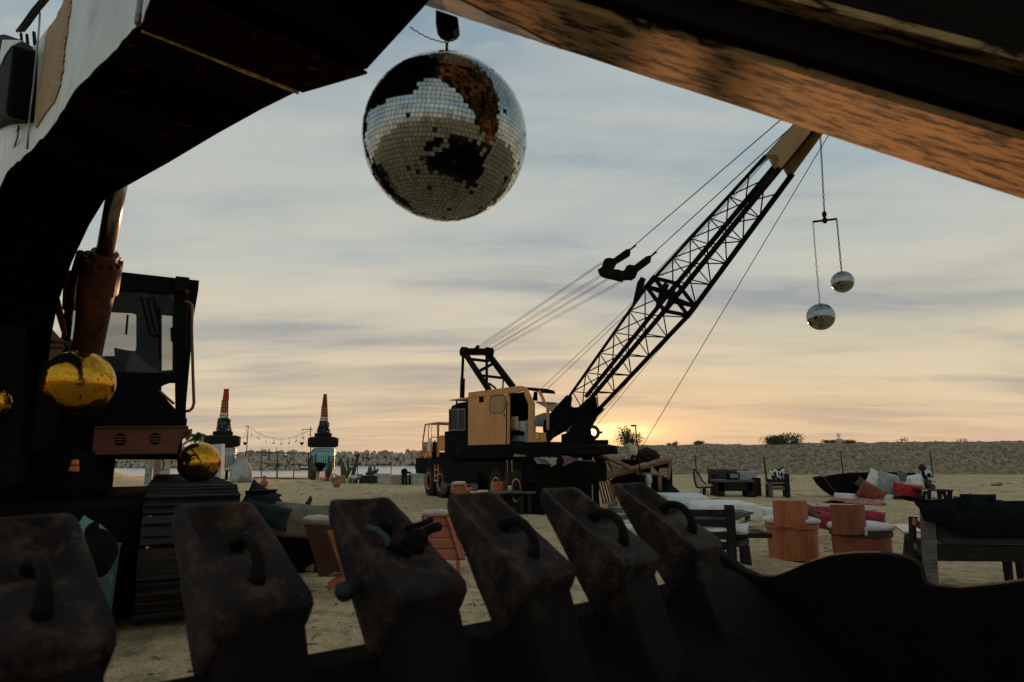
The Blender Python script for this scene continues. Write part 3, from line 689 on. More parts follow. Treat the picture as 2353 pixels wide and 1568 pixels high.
# ---- stick: built along its own axis
P0 = at((935,-2), 1.62); Q0 = at((2353,458), 1.22); sd = (Q0-P0).normalized(); L0 = (Q0-P0).length
sw = V((sd.y, -sd.x, 0)).normalized()
if sw.y > 0: sw = -sw
sw = (sw+V((0,0,-.16))).normalized(); sw = (sw-sd*sw.dot(sd)).normalized(); su = sd.cross(sw).normalized()
if su.z < 0: su = -su
HF = 1 if sd.cross(sw).dot(su) > 0 else -1
SM = Matrix((sd, sw*HF, su)).transposed()
stickm = mat('worn_scraped_stick_steel', (.46,.29,.125), (.20,.105,.042), .85, 0, scale=9, stretch=(1.2,4,4), lo=.42, hi=.60, c3=(.016,.010,.006), s3=9.0, lo3=.505, hi3=.57, bump=1.0, bs=30, detail=10, spec=.12)
sidem = mat('dark_stick_side', (.007,.006,.005), (.012,.009,.006), .6, scale=2.5, stretch=(.5,3,3), c3=(.03,.018,.009), s3=2, lo3=.55, hi3=.8, bump=.4, spec=.03)
def local(o, parent, loc, m3):
    wl = WL.get(parent.as_pointer(), V((0,0,0))); o.parent = parent; o.location = V(loc)-wl; o.rotation_euler = m3.to_euler()
    o.data.transform(Matrix.Translation(o_shift(o))); return o
def o_shift(o): return SHIFT.pop(o.name)
SHIFT = {}
def buildlocal(b, name, m, parent, loc, m3, **k):
    b.v = [V((p.x, p.y*HF, p.z)) for p in b.v]; o = b.build(name, m, None, **k); SHIFT[o.name] = o.location.copy(); return local(o, parent, loc, m3)
b = MB(); NN = 60; rr_ = []; r2_ = []
for i in range(NN+1):
    x = -.25+i*(L0+1.0)/NN; wob = noise.noise(V((x*6, 0, 0)))*.003; wb = noise.noise(V((x*5, 9, 0)))*.006
    rr_.append([V((x, 0+wob, .0)), V((x, .26+wb, .0)), V((x, .262+wb, .014)), V((x, -.004+wob, .016))])
    r2_.append([V((x, .006, .017)), V((x, .25, .017)), V((x, .262, .05)), V((x, .266, .95)), V((x, .02, .95)), V((x, .0, .05))])
b.loft(r2_); buildlocal(b, 'stick', sidem, EX, P0, SM)
b = MB(); b.loft(rr_); buildlocal(b, 'stick_bottom_plate', stickm, EX, P0, SM)
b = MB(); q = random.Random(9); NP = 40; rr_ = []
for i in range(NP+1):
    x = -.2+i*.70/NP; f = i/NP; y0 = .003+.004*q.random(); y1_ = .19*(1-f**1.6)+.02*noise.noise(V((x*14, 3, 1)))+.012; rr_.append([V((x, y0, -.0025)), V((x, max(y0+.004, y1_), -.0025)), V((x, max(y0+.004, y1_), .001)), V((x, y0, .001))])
b.loft(rr_); buildlocal(b, 'pale_reflection', mat('painted_sky_reflection', (.40,.42,.40), (.30,.31,.29), .45, scale=7, stretch=(.6,3,3), c3=(.14,.07,.03), s3=6, lo3=.52, hi3=.6, bump=.4), EX, P0, SM)  # sky reflection at the stick's left end, put in as pale colour
b = MB(); b.box((L0/2+.2, .280, .075), (L0+1.2, .03, .11)); buildlocal(b, 'flange', sidem, EX, P0, SM, bevel=.006)
b = MB(); b.box((L0/2+.2, .315, .088), (L0+1.1, .05, .014)); buildlocal(b, 'wear_strip', stickm, EX, P0, SM, disp=.003, dsc=20)
# lug and shackle the mirror ball hangs from
hk = at(z2(1295,160), 1.66); b = MB()
b.prism([inter(z2(*p), hk, (0,1,0)) for p in [(1225,60),(1372,110),(1378,165),(1360,190),(1330,206),(1290,208),(1250,190),(1225,160)]], V((0,.05,0))); b.build('lug', black, EX, bevel=.004)

# ---- bucket with its teeth
r_v = V((math.cos(.833), math.sin(.833), 0)); q_v = V((r_v.y, -r_v.x, 0))
TX = [-.7003,-.5189,-.2877,-.0930,.0968,.2902]; TY = [.9559,1.1609,1.2435,1.3802,1.5224,1.7135]
def TP(i, s, z, t=0.0):
    k = min(5, max(1, int(math.floor(i)))); f = i-k
    c_ = V((TX[k-1]+(TX[k]-TX[k-1])*f, TY[k-1]+(TY[k]-TY[k-1])*f, CAMZ-.0658+.0033*(i-3.5)+z))
    return c_+q_v*s+r_v*(.0735-t)
toothm = mat('rusted_cast_tooth', (.030,.016,.010), (.009,.006,.005), .68, .0, scale=16, c3=(.105,.056,.030), s3=20, lo3=.50, hi3=.66, bump=1.0, bs=90, spec=.22)
bucketm = mat('bucket_steel', (.009,.007,.006), (.006,.005,.0045), .8, 0, scale=4, c3=(.022,.012,.007), s3=7, lo3=.55, hi3=.72, bump=.8, spec=.06)
adaptm = mat('dark_adapter_steel', (.013,.009,.006), (.007,.0055,.0045), .75, scale=9, c3=(.05,.026,.013), s3=9, lo3=.56, hi3=.72, bump=.9, bs=50, spec=.12)
b = MB(); prof = [(.12,-.232),(.17,-.245),(.30,-.34),(.5,-.50),(.75,-.62),(.95,-.68),(1.2,-.70),(1.45,-.60),(1.62,-.40),(1.72,-.12),(1.76,.15)]; pr2 = [(s+(.05 if s > 1.3 else 0), z-(.05 if s < 1.6 else .03)) for s, z in prof][::-1]
sec = prof+pr2
b.loft([[TP(i, s, z) for s, z in sec] for i in (-1.0, 1, 3, 5, 6.7)]); bucket = b.build('bucket', bucketm, EX, bevel=.008)
def tooth(i):
    W = .147; rings = []
    def ring(tp, bt, w, sc, e=.22):
        # tp: (s,z) of face, bt: (s,z) of back; w width; sc scoop depth
        m_ = W/2; L = m_+w/2; Rr = m_-w/2
        nrm = V((.136,.216))/V((.136,.216)).length          # outward of the face in (s,z)
        o = []
        for t, d in ((L,0),(L-w*e*.5,.0),(L-w*e,-sc*.75),(m_,-sc),(Rr+w*e,-sc*.75),(Rr+w*e*.5,.0),(Rr,0)):
            o.append(TP(i, tp[0]+nrm[0]*d, tp[1]+nrm[1]*d, t))
        o += [TP(i, bt[0], bt[1], Rr), TP(i, bt[0], bt[1], m_), TP(i, bt[0], bt[1], L)]
        return o
    for k in range(17):
        f = k/16; tp = (.216*f, -.136*f); bt = (.149*f, -.020-.2155*f)
        w = .137+.010*f; 
        if k == 0: w = .104; tp = (.004,-.008)
        if k == 1: w = .128
        sc = .030*sst(.04, .16, f)*(1-sst(.48, .60, f)); rings.append(ring(tp, bt, w, sc))
    rings.append(ring((.224,-.150), (.152,-.243), .145, 0)); rings.append(ring((.216,-.178), (.155,-.255), .132, 0)); b = MB(); b.loft([ring((.214,-.170), (.157,-.250), .128, 0), ring((.250,-.27), (.19,-.33), .126, 0), ring((.33,-.42), (.27,-.46), .126, 0)]); ad_ = b.build('adapter', adaptm, bucket, smooth=True, disp=.002, dsc=18); eb = ad_.modifiers.new('b', 'BEVEL'); eb.width = .008; eb.segments = 3; eb.angle_limit = R(28)
    b = MB(); b.loft(rings); th = b.build('tooth', toothm, bucket, smooth=True, disp=.0025, dsc=18)
    es = th.modifiers.new('b', 'BEVEL'); es.width = .004; es.segments = 3; es.limit_method = 'ANGLE'; es.angle_limit = R(28)
    if i != 3:
        nz_ = q_v*.136/.2553+V((0,0,.216/.2553)); pts = []
        for k in range(9):
            a = math.pi*k/8; f = .66-.17*math.cos(a); c_ = TP(i, .216*f, -.136*f, W/2); pts.append(c_+nz_*(.036*math.sin(a)-.004))
        lp = MB().path(pts, .0125, 10, rs=[.014,.011,.0095,.0092,.009,.0092,.0095,.011,.014]); lp.build('lifting_loop', adaptm, bucket, smooth=True)
    return th
for i in range(1, 7): tooth(i)
# latch and bolts on the third tooth
def onface(i, f, t, h): c_ = TP(i, .216*f, -.136*f, t); return c_+(q_v*.136/.2553+V((0,0,.216/.2553)))*h
b = MB(); b.tube(onface(3,.42,.075,-.002), onface(3,.42,.075,.016), .015, .011, 12); b.ball(onface(3,.60,.04,.012), .020, 16, 10, (1,1,.9)); b.tube(onface(3,.63,.05,-.002), onface(3,.63,.05,.018), .022, .018, 18)
b.path([onface(3,.50,.045,.014), onface(3,.48,.01,.018), onface(3,.45,-.016,.016)], .006, 8); b.path([onface(3,.57,.03,.012), onface(3,.55,.0,.018), onface(3,.52,-.02,.016)], .009, 8)
b.path([onface(3,.60,.10,.004), onface(3,.66,.09,.010), onface(3,.72,.075,.006)], .007, 8); b.build('latch_pin', bucketm, bucket, smooth=True, disp=.003, dsc=40)
b = MB(); b.path([onface(3,.40,.115,.004), onface(3,.46,.10,.007), onface(3,.54,.095,.007), onface(3,.62,.10,.005)], .006, 8); b.build('latch_spring', mat('verdigris_metal', (.02,.034,.036), (.012,.018,.018), .7), bucket, smooth=True)
b = MB(); b.tube(TP(3,.12,-.135,.14), TP(3,.13,-.14,.185), .011, .014, 12).ball(TP(3,.13,-.14,.178), .016, 14, 8); b.build('pin_end', mat('pin_blue_grey', (.010,.012,.013), rough=.7), bucket, smooth=True)
# side plates
SPo = TP(6.75, 0, 0)
top = [(1640,1262),(1700,1310),(1735,1324),(1770,1326),(1810,1312),(1850,1293),(1900,1278),(1960,1271),(2020,1271),(2070,1279),(2100,1290),(2114,1306),(2120,1335),(2122,1344),(2200,1352),(2280,1345),(2353,1335),(2450,1318)]
pp = [inter(p, SPo, r_v) for p in top]; bot_ = [V((p.x, p.y, p.z-.75)) for p in (pp[-1], pp[0])]; bot_.insert(0, SPo+q_v*1.75+V((0,0,-.25))); bot_[1] = SPo+q_v*1.3+V((0,0,-.74))
b = MB(); b.prism(pp+bot_, r_v*.05); b.build('side_plate', bucketm, bucket, bevel=.015, seg=3)
b = MB(); pl = [SPo-r_v*2.33+q_v*s+V((0,0,z-.0)) for s, z in ((.05,-.2),(.3,-.15),(.7,-.15),(.95,-.2),(1.7,-.2),(1.6,-.6),(1.2,-.75),(.2,-.6))]; b.prism(pl, -r_v*.05); b.build('side_plate', bucketm, bucket, bevel=.015)
b = MB(); b.bar(P0+sd*(L0+.6)+su*.1, SPo+q_v*.95-V((0,0,.5)), .12, .2); b.build('linkage', grime, EX, bevel=.01)

# ================================================================== mirror balls
def mirror_ball(name, label, c, r, tile, mt, gt, cat='mirror ball', group=None, seed=1, chips=.012, jit=.012, cap=True, tilt=(0,0,0), gap=.90):
    r_ = random.Random(seed); t = thing(name, label, cat, c, group); c = V(c); m3 = rot(*tilt)
    b = MB(); b.ball(c, r*.985, 40, 24); core = b.build('core', gt, t, smooth=True)
    b = MB(); rows = int(math.pi*r/tile)
    for j in range(rows):
        la = -math.pi/2+math.pi*(j+.5)/rows; n = max(5, int(2*math.pi*r*math.cos(la)/tile)); off_ = r_.random()
        for i in range(n):
            if r_.random() < chips: continue
            lo_ = 2*math.pi*(i+off_)/n; d = V((math.cos(la)*math.cos(lo_), math.cos(la)*math.sin(lo_), math.sin(la)))
            e = V((-math.sin(lo_), math.cos(lo_), 0)); nrt = d.cross(e)
            d2 = (d+e*r_.gauss(0, jit)+nrt*r_.gauss(0, jit)).normalized(); e2_ = (e-d2*e.dot(d2)).normalized(); n2 = d2.cross(e2_)
            hw = math.pi*r*math.cos(la)/n*gap; hh = math.pi*r/rows/2*gap; p = d*r*1.001
            b.add([c+m3 @ (p+e2_*sx_*hw+n2*sy_*hh) for sx_, sy_ in ((-1,-1),(1,-1),(1,1),(-1,1))], [(0,1,2,3)])
    o = b.build('mirror_tiles', mt, t)
    if cap: MB().tube(c+V((0,0,r*.97)), c+V((0,0,r*1.035)), r*.10, r*.07, 14).build('cap', black, t)
    return t
bc = at((1023, 320), 1.66)
mirror_ball('mirror_ball', 'largest silver mirror ball hanging by a hook between the boom and the worn stick', bc, .222, .0112, mirror, groutm, seed=2, chips=.014, jit=.019, tilt=(4,3,20))
b = MB(); tp_ = bc+V((0,0,.225)); hq = at(z2(1300,285), 1.66); hk2 = at(z2(1330,215), 1.66)
b.path([tp_, hq], .004, 8); b.path([hq+V((.006*math.cos(a), 0, .01+.012*math.sin(a))) for a in [k*.785 for k in range(8)]], .0018, 6, closed=True)
b.path([hq+V((-.004,0,.01)), hq.lerp(hk2, .5)+V((-.012,0,.004)), hk2], .0022, 6); b.path([hq+V((.004,0,.01)), hq.lerp(hk2, .6)+V((.008,0,0)), hk2+V((.004,0,.0))], .0022, 6); b.tube(hk2, hk2-V((-.003,0,.02)), .006, n=8)
b.path([hk2+V((0,0,-.005)), hk2+V((0,0,.03))], .004, 6)
tag(b.build('hook', black, smooth=True), 'small wire hook holding the largest silver mirror ball', 'hook')
b = MB(); p = at(z2(1055,180), 1.60); n_ = 22
b.path([p.lerp(hq, k/n_)+V((0, 0, -.008*math.sin(math.pi*k/n_)+.0016*math.sin(k*1.9))) for k in range(n_+1)], .0016, 5)
tag(b.build('wire', black, smooth=True), 'thin twisted wire from the boom corner to the ball hook', 'wire')
g1c = at((181, 880), 5.35)
mirror_ball('mirror_ball', 'large gold mirror ball hanging in front of the black cab', g1c, .268, .0125, goldm, goldg, gap=.84, group='gold mirror balls', seed=4, jit=.01)
MB().tube(g1c+V((0,0,.27)), g1c+V((0,.25,.55)), .006, n=6).build('chain_link', black, EX)
mirror_ball('mirror_ball', 'gold mirror ball resting on top of the excavator track', at((457,1068), 7.3)+V((0,0,.02)), .222, .0125, goldm, goldg, gap=.84, group='gold mirror balls', seed=5, jit=.012, cap=False)
g3 = at((-14, 925), 5.1); mirror_ball('mirror_ball', 'small gold mirror ball cut off by the left edge of the picture', g3, .122, .0125, goldm, goldg, gap=.84, group='gold mirror balls', seed=6, jit=.03)
MB().tube(g3+V((0,0,.12)), g3+V((0,.2,.5)), .004, n=6).build('chain_link', black, EX)
# ================================================================== truck crane
CR = thing('truck_crane', 'old lattice boom truck crane with faded yellow cab, parked beside the setting sun', 'crane', (-1.6, 21.5, 0))
sF = frame((-1.46, 21.6, 0), (.6, -.8, 0)); SY = sF.ey
def onS(p, b_=0.0): return inter(p, sF.o+SY*b_, SY)
def ps(b, pts, b0, th, z=z6): return b.prism([onS(z(*p), b0) for p in pts], SY*th)
def rrect(x0, y0, x1_, y1_, r_, n=5):
    o = []
    for cx, cy, a0 in ((x1_-r_, y0+r_, -90), (x1_-r_, y1_-r_, 0), (x0+r_, y1_-r_, 90), (x0+r_, y0+r_, 180)):
        for k in range(n+1): a = R(a0+90*k/n); o.append((cx+r_*math.cos(a), cy+r_*math.sin(a)))
    return o
# operator's cab
b = MB(); ps(b, [(570,606),(862,578),(892,640),(886,1000),(568,1008)], 0, .05)
panel = b.build('cab_panel', yellow, CR, bevel=.008)
b = MB(); ps(b, [(571,566),(1000,510),(1040,520),(1052,548),(905,575),(571,608)], -.02, .10); b.add([onS(z6(*p), w_) for p, w_ in [((571,566),0), ((1000,510),0), ((1040,520),0), ((1040,520),1.15), ((1000,510),1.15), ((571,566),1.15)]], [(0,1,2,3,4,5)])
b.build('cab_roof', yellow, CR, bevel=.004)
b = MB(); pts = [(x, y) for x, y in rrect(748, 598, 876, 744, 38)]; pts = [(x-(0 if y > 640 else -4), y-(x-748)*.10) for x, y in pts]; ps(b, pts, -.006, .004); b.build('window_panel', mat('window_board', (.40,.25,.09), (.33,.2,.075), .7, scale=3), panel)
b = MB(); q = [onS(z6(*p), -.012) for p in pts]; b.path(q, .010, 5, closed=True); b.build('window_frame', mat('brown_trim', (.09,.05,.025), rough=.7), panel)
b = MB(); ps(b, [(660,603),(698,600),(698,646),(662,650)], -.008, .004); ps(b, [(866,744),(874,744),(874,768),(866,768)], -.01, .006); ps(b, [(888,640),(896,640),(892,1000),(886,1000)], -.012, .01); b.build('vent', black, panel)
b = MB()
for x, y in ((653,788),(692,906),(742,903),(786,748),(800,650),(620,640),(720,640),(850,960)): ps(b, [(x-3,y-3),(x+3,y-3),(x+3,y+3),(x-3,y+3)], -.012, .01)
b.build('bolt_hole', mat('pale_spot', (.6,.5,.38)), panel)
b = MB(); ps(b, [(1036,526),(1056,540),(1112,655),(1114,980),(1072,982),(1072,662),(1040,585)], -.01, .08); ps(b, [(905,578),(912,600),(910,998),(890,1000),(892,640),(872,586)], -.004, .05)
ps(b, [(1112,898),(1230,902),(1228,980),(1112,982)], .0, .05); ps(b, [(1160,545),(1172,560),(1228,690),(1238,700),(1236,880),(1226,880),(1222,702),(1152,560)], .15, .06)
b.build('cab_frame', yellow, CR, bevel=.006)
b = MB(); ps(b, [(1040,520),(1100,524),(1160,540),(1175,570),(1150,560),(1060,545)], .5, .6); ps(b, [(905,578),(1040,560),(1050,600),(1078,680),(1100,980),(905,1000)], .95, .08); ps(b, [(568,620),(905,590),(905,1000),(568,1008)], .9, .2)
b.build('cab_interior', black, CR)
b = MB(); ps(b, [(915,985),(1000,985),(1000,930),(945,925)], .35, .3); ps(b, [(1042,985),(1072,985),(1072,790),(1050,800),(1038,880)], .1, .3); ps(b, [(1130,760),(1200,735),(1222,740),(1224,900),(1195,898),(1190,850),(1120,850),(1122,800)], .5, .25)
b.build('control_box', blueg, CR, bevel=.02)
b = MB(); S3 = Matrix((sF.ex, (0,0,1), SY)).transposed()
b2 = cushion_mb(onS(z6(962,845), .4), (.42,.30,.16), S3, 2); b.add(b2.v, b2.f); b2 = cushion_mb(onS(z6(958,795), .45), (.34,.22,.12), S3, 5); b.add(b2.v, b2.f); b2 = cushion_mb(onS(z6(1028,850), .5), (.2,.35,.2), S3, 6); b.add(b2.v, b2.f)
b.build('driver_seat', creamc, CR, smooth=True)
b = MB(); ps(b, [(1130,893),(1155,900),(1168,952),(1140,955)], -.03, .01); tag(b.build('rag', mat('lime_cloth', (.55,.55,.03), rough=.8)), 'lime green rag hung over the crane cab sill', 'rag')
b = MB(); b.prism([onS(z6(*p), 1.3) for p in [(1118,642),(1180,640),(1298,652),(1316,680),(1274,740),(1216,692)]], SY*.6); b.build('hood', whitep, CR, bevel=.02)
b = MB(); b.path([onS(z6(*p), 1.25) for p in [(1232,665),(1236,652),(1300,654),(1302,668)]], .012, 6); b.tube(onS(z6(1135,560),.7), onS(z6(1130,635),.7), .06, .08, 10); b.build('hood_handle', black, CR)
# engine house and radiator
b = MB(); ps(b, [(412,628),(572,604),(572,620),(414,634)], -.03, 1.2); b.build('canopy', yellow, CR)
b = MB(); ps(b, [(426,700),(430,680),(460,665),(490,652),(572,640),(572,1010),(372,1010),(372,892),(412,890),(412,705)], .02, 1.3); ps(b, [(466,635),(474,635),(474,668),(466,668)], .3, .05)
b.build('engine_house', black, CR, bevel=.015)
b = MB()
for p, q in (((412,712),(412,886)), ((545,704),(545,882)), ((412,712),(545,704)), ((412,882),(545,878)), ((487,706),(483,880))): b.bar(onS(z6(*p), -.01), onS(z6(*q), -.01), .03 if p[0] != 487 else .05, .05)
b.build('radiator_frame', mat('grey_frame_paint', (.16,.165,.155), (.10,.10,.095), .7), CR)
b = MB(); ps(b, [(416,716),(541,708),(541,880),(416,884)], .005, .02); b.build('radiator_grille', mat('radiator_dark', (.012,.014,.013), (.02,.022,.021), scale=30, stretch=(1,1,.1)), CR)
# turntable deck
b = MB(); ps(b, [(372,1010),(568,1008),(1235,978),(1385,990),(1480,1008),(1490,1078),(1385,1085),(1235,1110),(372,1120)], .04, 1.5)
b.fbox(sF, (-.9,.3,1.25), (2.6,2.2,1.9)); b.build('turntable', black, CR, bevel=.015)
# carrier
cF = frame((-3.12, 25.2, 0), (.42, -.907, 0)); CY = cF.ey
def onC(p, b_=0.0): return inter(p, cF.o+CY*b_, CY)
def pc(b, pts, b0, th, z=z6): return b.prism([onC(z(*p), b0) for p in pts], CY*th)
b = MB(); b.fbox(cF, (-1.75,-.02,.80), (3.2,2.4,1.40)).fbox(cF, (3.2,.0,.78), (8.5,2.4,1.30)).fbox(cF, (-2.6,.2,.95), (-1.75,2.2,1.16)).fbox(cF, (2.3,-.15,.45), (5.2,2.3,1.0)).fbox(cF, (-.2,.15,1.38), (3.0,2.0,1.62))
b.build('chassis', black, CR, bevel=.02)
def wheel(a, r_=.58, w_=.36):
    c_ = cF(a, 0, r_-.02); m3 = Matrix((cF.ex, V((0,0,1)), CY)).transposed()
    prof = [(.30,-.02),(.36,-.05),(.50,-.03),(.565,.02),(.58,.06),(.58,w_-.06),(.565,w_-.02),(.50,w_+.03),(.36,w_+.05),(.30,w_)]
    b = MB(); b.loft([[c_+m3 @ V((rr*math.cos(t), rr*math.sin(t), z)) for t in [2*math.pi*i/40 for i in range(40)]] for rr, z in prof])
    for k in range(36):
        t = 2*math.pi*k/36; d = cF.ex*math.cos(t)+V((0,0,1))*math.sin(t); tt = -cF.ex*math.sin(t)+V((0,0,1))*math.cos(t); mm = Matrix((d, tt, CY)).transposed()
        b.box(c_+d*.575+CY*(.07 if k % 2 else w_-.07), (.05,.055,.16), mm)
    ty = b.build('wheel', rubber, CR, smooth=False)
    b = MB(); b.loft([[c_+m3 @ V((rr*math.cos(t), rr*math.sin(t), z)) for t in [2*math.pi*i/36 for i in range(36)]] for rr, z in [(.27,.02),(.27,-.02),(.315,-.045),(.325,-.02),(.325,.0)]], cap=False); b.build('rim', yellow, ty, smooth=True)
    b = MB(); b.loft([[c_+m3 @ V((rr*math.cos(t), rr*math.sin(t), z)) for t in [2*math.pi*i/24 for i in range(24)]] for rr, z in [(.285,.06),(.20,.09),(.12,.02),(.10,-.04)]])
    b.build('hub', black, ty)
for a in (0, 1.35, 6.35, 7.75): wheel(a)
# small driving cab
b = MB()
for b0 in (.05, 1.0):
    for p, q, th in (((213,832),(190,985),.05), ((190,985),(192,1100),.05), ((244,832),(236,1100),.05), ((322,820),(318,1104),.10), ((408,822),(410,890),.04), ((213,834),(322,817),.06), ((322,817),(410,822),.06), ((340,932),(408,930),.05), ((192,985),(236,985),.05), ((270,832),(264,1100),.04)):
        b.bar(onC(z6(*p), b0), onC(z6(*q), b0), th, .05)
pc(b, [(192,985),(236,987),(236,1104),(192,1100)], .06, .03); pc(b, [(322,930),(412,930),(412,1056),(322,1056)], .06, .03); pc(b, [(210,829),(322,812),(412,818),(412,826),(322,822),(212,836)], 0, 1.1)
pc(b, [(236,985),(264,985),(262,1104),(236,1104)], .05, .03)
b.build('driving_cab', yellow, CR, bevel=.006)
b = MB(); pc(b, [(233,965),(252,950),(250,1060),(234,1058)], .02, .03); b.build('cab_sign', whitep, CR)
b = MB(); pc(b, [(196,1020),(212,1018),(212,1072),(196,1070)], .035, .03); b.build('cab_hatch', mat('brown_hatch', (.26,.12,.06)), CR)
b = MB(); c_ = onC(z6(292,962), .5); b.path([c_+V((math.cos(k*.628)*.2, math.sin(k*.628)*.1, math.sin(k*.628)*.10)) for k in range(10)], .015, 6, closed=True); b.tube(c_, c_-V((0,0,.5)), .03, n=6); pc(b, [(272,985),(312,980),(318,1104),(268,1104)], .6, .1); b.build('steering_wheel', black, CR)
b = MB()
for x in (292, 320): b.bar(onC(z6(x,1168), -.06), onC(z6(x-3,1310), -.06), .04)
for y in (1215, 1262, 1306): b.bar(onC(z6(292,y), -.06), onC(z6(319,y-6), -.06), .05)
b.build('ladder', yellow, CR)
b = MB()
for x in (896, 935): b.bar(onC(z6(x,1130), -.12), onC(z6(x+3,1232), -.12), .025)
b.build('yellow_rail', mat('yellow_rail_paint', (.5,.3,.04)), CR)
# gantry
gy = lambda p, Y: at(z6(*p), Y)
GL, GR = gy((530,225), 21.9), gy((745,228), 22.6)
b = MB(); b.bar(GL, GR, .28, .22); b.tube(GL-SY*.05, GL+SY*.12, .17, n=16); b.tube(GR-SY*.1, GR+SY*.1, .17, n=16); b.bar(gy((560,235),21.9), gy((655,190),22.0), .10); b.ball(gy((650,185),22.1), .07, 8, 6)
for p, q, Y0, Y1, r_ in (((530,230),(520,450),21.9,21.9,.05), ((525,450),(520,610),21.9,21.9,.085), ((725,260),(726,540),22.6,22.5,.05)): b.tube(gy(p,Y0), gy(q,Y1), r_, n=10)
for p, q, Y0, Y1, w_ in (((548,245),(745,545),21.9,20.7,.14), ((745,255),(945,520),22.6,21.5,.16), ((575,285),(740,305),21.7,22.4,.09), ((655,392),(790,318),21.3,22.3,.08), ((680,424),(860,445),21.2,21.9,.08), ((745,490),(800,530),20.9,21.4,.05), ((865,460),(860,525),21.8,21.6,.05)): b.bar(gy(p,Y0), gy(q,Y1), w_, w_)
b.build('gantry', black, CR)
# lattice boom
AX0, AX1, AX2 = V((2.03,18.3,2.96)), V((3.95,15.74,5.31)), V((5.86,13.19,7.77)); ad = (AX2-AX0).normalized(); hh = SY.cross(ad); hh = hh if hh.z > 0 else -hh
def BP(s, i, j, wd=None):     # s along axis (m from AX0), i,j = -1..1
    w_ = wd if wd is not None else (.62+(s/3.97)*.28 if s < 3.97 else .88-(s-3.97)/4.0*.40)
    return AX0+ad*s+SY*(i*w_/2)+hh*(j*w_/2)
J = (AX1-AX0).length; T = (AX2-AX0).length; END = T+2.4; TT = T-.75
b = MB()
for i in (-1, 1):
    for j in (-1, 1):
        r_ = .040 if (i, j) == (-1, 1) else .060
        b.tube(BP(-.1,i,j), BP(J-.12,i,j), r_, n=8); b.tube(BP(J+.12,i,j), BP(TT+.6,i,j), r_*1.05, n=8)
b.build('boom_chords', black, CR, smooth=False)
def brace(b, s0, s1, n, r_=.0125):
    ds = (s1-s0)/n
    for k in range(n):
        a, c = s0+k*ds, s0+(k+1)*ds
        for f in range(4):
            P_ = [lambda s: BP(s,-1,-1), lambda s: BP(s,-1,1), lambda s: BP(s,1,1), lambda s: BP(s,1,-1)]; u, v = P_[f], P_[(f+1) % 4]
            b.tube(u(a), v(a), r_*.9, n=5); m_ = (a+c)/2
            b.tube(u(a), v(c), r_, n=5)
b = MB(); brace(b, 0.05, J-.2, 5, .017); brace(b, J+.2, TT+.1, 5, .017); b.build('boom_lacing', black, CR)
b = MB()
for s_ in (J-.14, J+.16):
    for f in ((-1,-1,-1,1), (-1,1,1,1), (1,1,1,-1), (1,-1,-1,-1)): b.bar(BP(s_, f[0], f[1]), BP(s_, f[2], f[3]), .075, .075)
for i in (-1, 1):
    for j in (-1, 1): b.tube(BP(J-.2,i,j), BP(J+.2,i,j), .07, n=8)
b.bar(BP(J-.14,-1,1), BP(J+.16,1,-1), .06); b.bar(BP(J-.14,1,1), BP(J+.4,-1,-1), .06); b.bar(BP(J-.14,-1,-1), BP(J+.16,1,1), .05)
for i in (-1, 1): b.prism([BP(J-.95,i,1), BP(J-.75,i,1.12), BP(J-.28,i,1.75), BP(J-.10,i,1.75), BP(J-.05,i,1.45), BP(J-.5,i,1)], SY*.05)
b.build('boom_joint', black, CR)
# yellow head
b = MB()
for i, th in ((-1,.03), (1,-.03)):
    lo_ = [(TT+.62,-1.12), (TT+.28,-1.12), (TT+.20,-.95), (TT+.50,-.75), (TT+.72,-.35), (TT+.74,.2), (TT+.62,.62), (TT+.30,.9), (TT-.05,1.12), (TT+.62,1.12)]
    b.prism([BP(s_,i,j) for s_, j in lo_], SY*th); b.prism([BP(s_,i,j) for s_, j in ((TT+.62,-1.12), (TT+.62,1.12), (END,1.12), (END,-1.12))], SY*th)
b.build('boom_head', yellow2, CR, bevel=.004)
b = MB(); b.prism([BP(TT+.65,-1,1.0), BP(END,-1,1.0), BP(END,1,1.0), BP(TT+.65,1,1.0)], hh*.03); b.bar(BP(TT,-.1,-.2), BP(END,-.1,-.2), .14); b.tube(BP(END-.1,-1.4,0), BP(END-.1,1.4,0), .2, n=18); b.build('head_sheave', black, CR)
# boom foot, fairlead and ring
fY = 18.6
b = MB()
b.prism([at(y2(*p), fY+.2) for p in [(145,1078),(172,1080),(178,1100),(168,1170),(190,1188),(250,1185),(300,1140),(330,1110),(350,1150),(120,1400),(-60,1500),(-60,1310),(0,1240)]], SY*.10)
b.prism([at(y2(*p), fY-.3) for p in [(390,1095),(400,1190),(450,1200),(440,1215),(400,1270),(355,1330),(340,1380),(348,1430),(385,1450),(390,1470),(340,1505),(300,1510),(140,1515),(100,1500),(100,1430),(160,1415),(215,1300),(180,1300),(140,1370),(60,1400),(-30,1500),(-40,1420),(240,1230),(330,1130),(370,1090)]], SY*.12)
b.prism([at(y2(*p), fY+.5) for p in [(250,1210),(470,1195),(440,1230),(400,1270),(340,1390),(350,1480),(280,1512),(140,1515),(210,1310),(240,1250)]], SY*.12)
b.bar(at(y2(150,1500),fY-.3), at(y2(330,1495),fY-.3)+SY*.8, .12)
b.build('boom_foot', black, CR, bevel=.008)
b = MB(); b.prism([at(z6(*p), fY+1.2) for p in [(1400,800),(1452,798),(1395,910),(1370,880)]], SY*.04); b.build('guard_plate', yellow, CR)
b = MB(); rc = at(z6(1615,900), fY-.2); b.path([rc+SY*math.cos(k*.4488)*.0+V((math.cos(k*.4488)*.145, 0, math.sin(k*.4488)*.155)) for k in range(14)], .055, 10, closed=True); b.tube(rc+V((.15,0,0)), rc+V((.26,0,0)), .035, n=8); b.build('fairlead_ring', rust, CR, smooth=True)
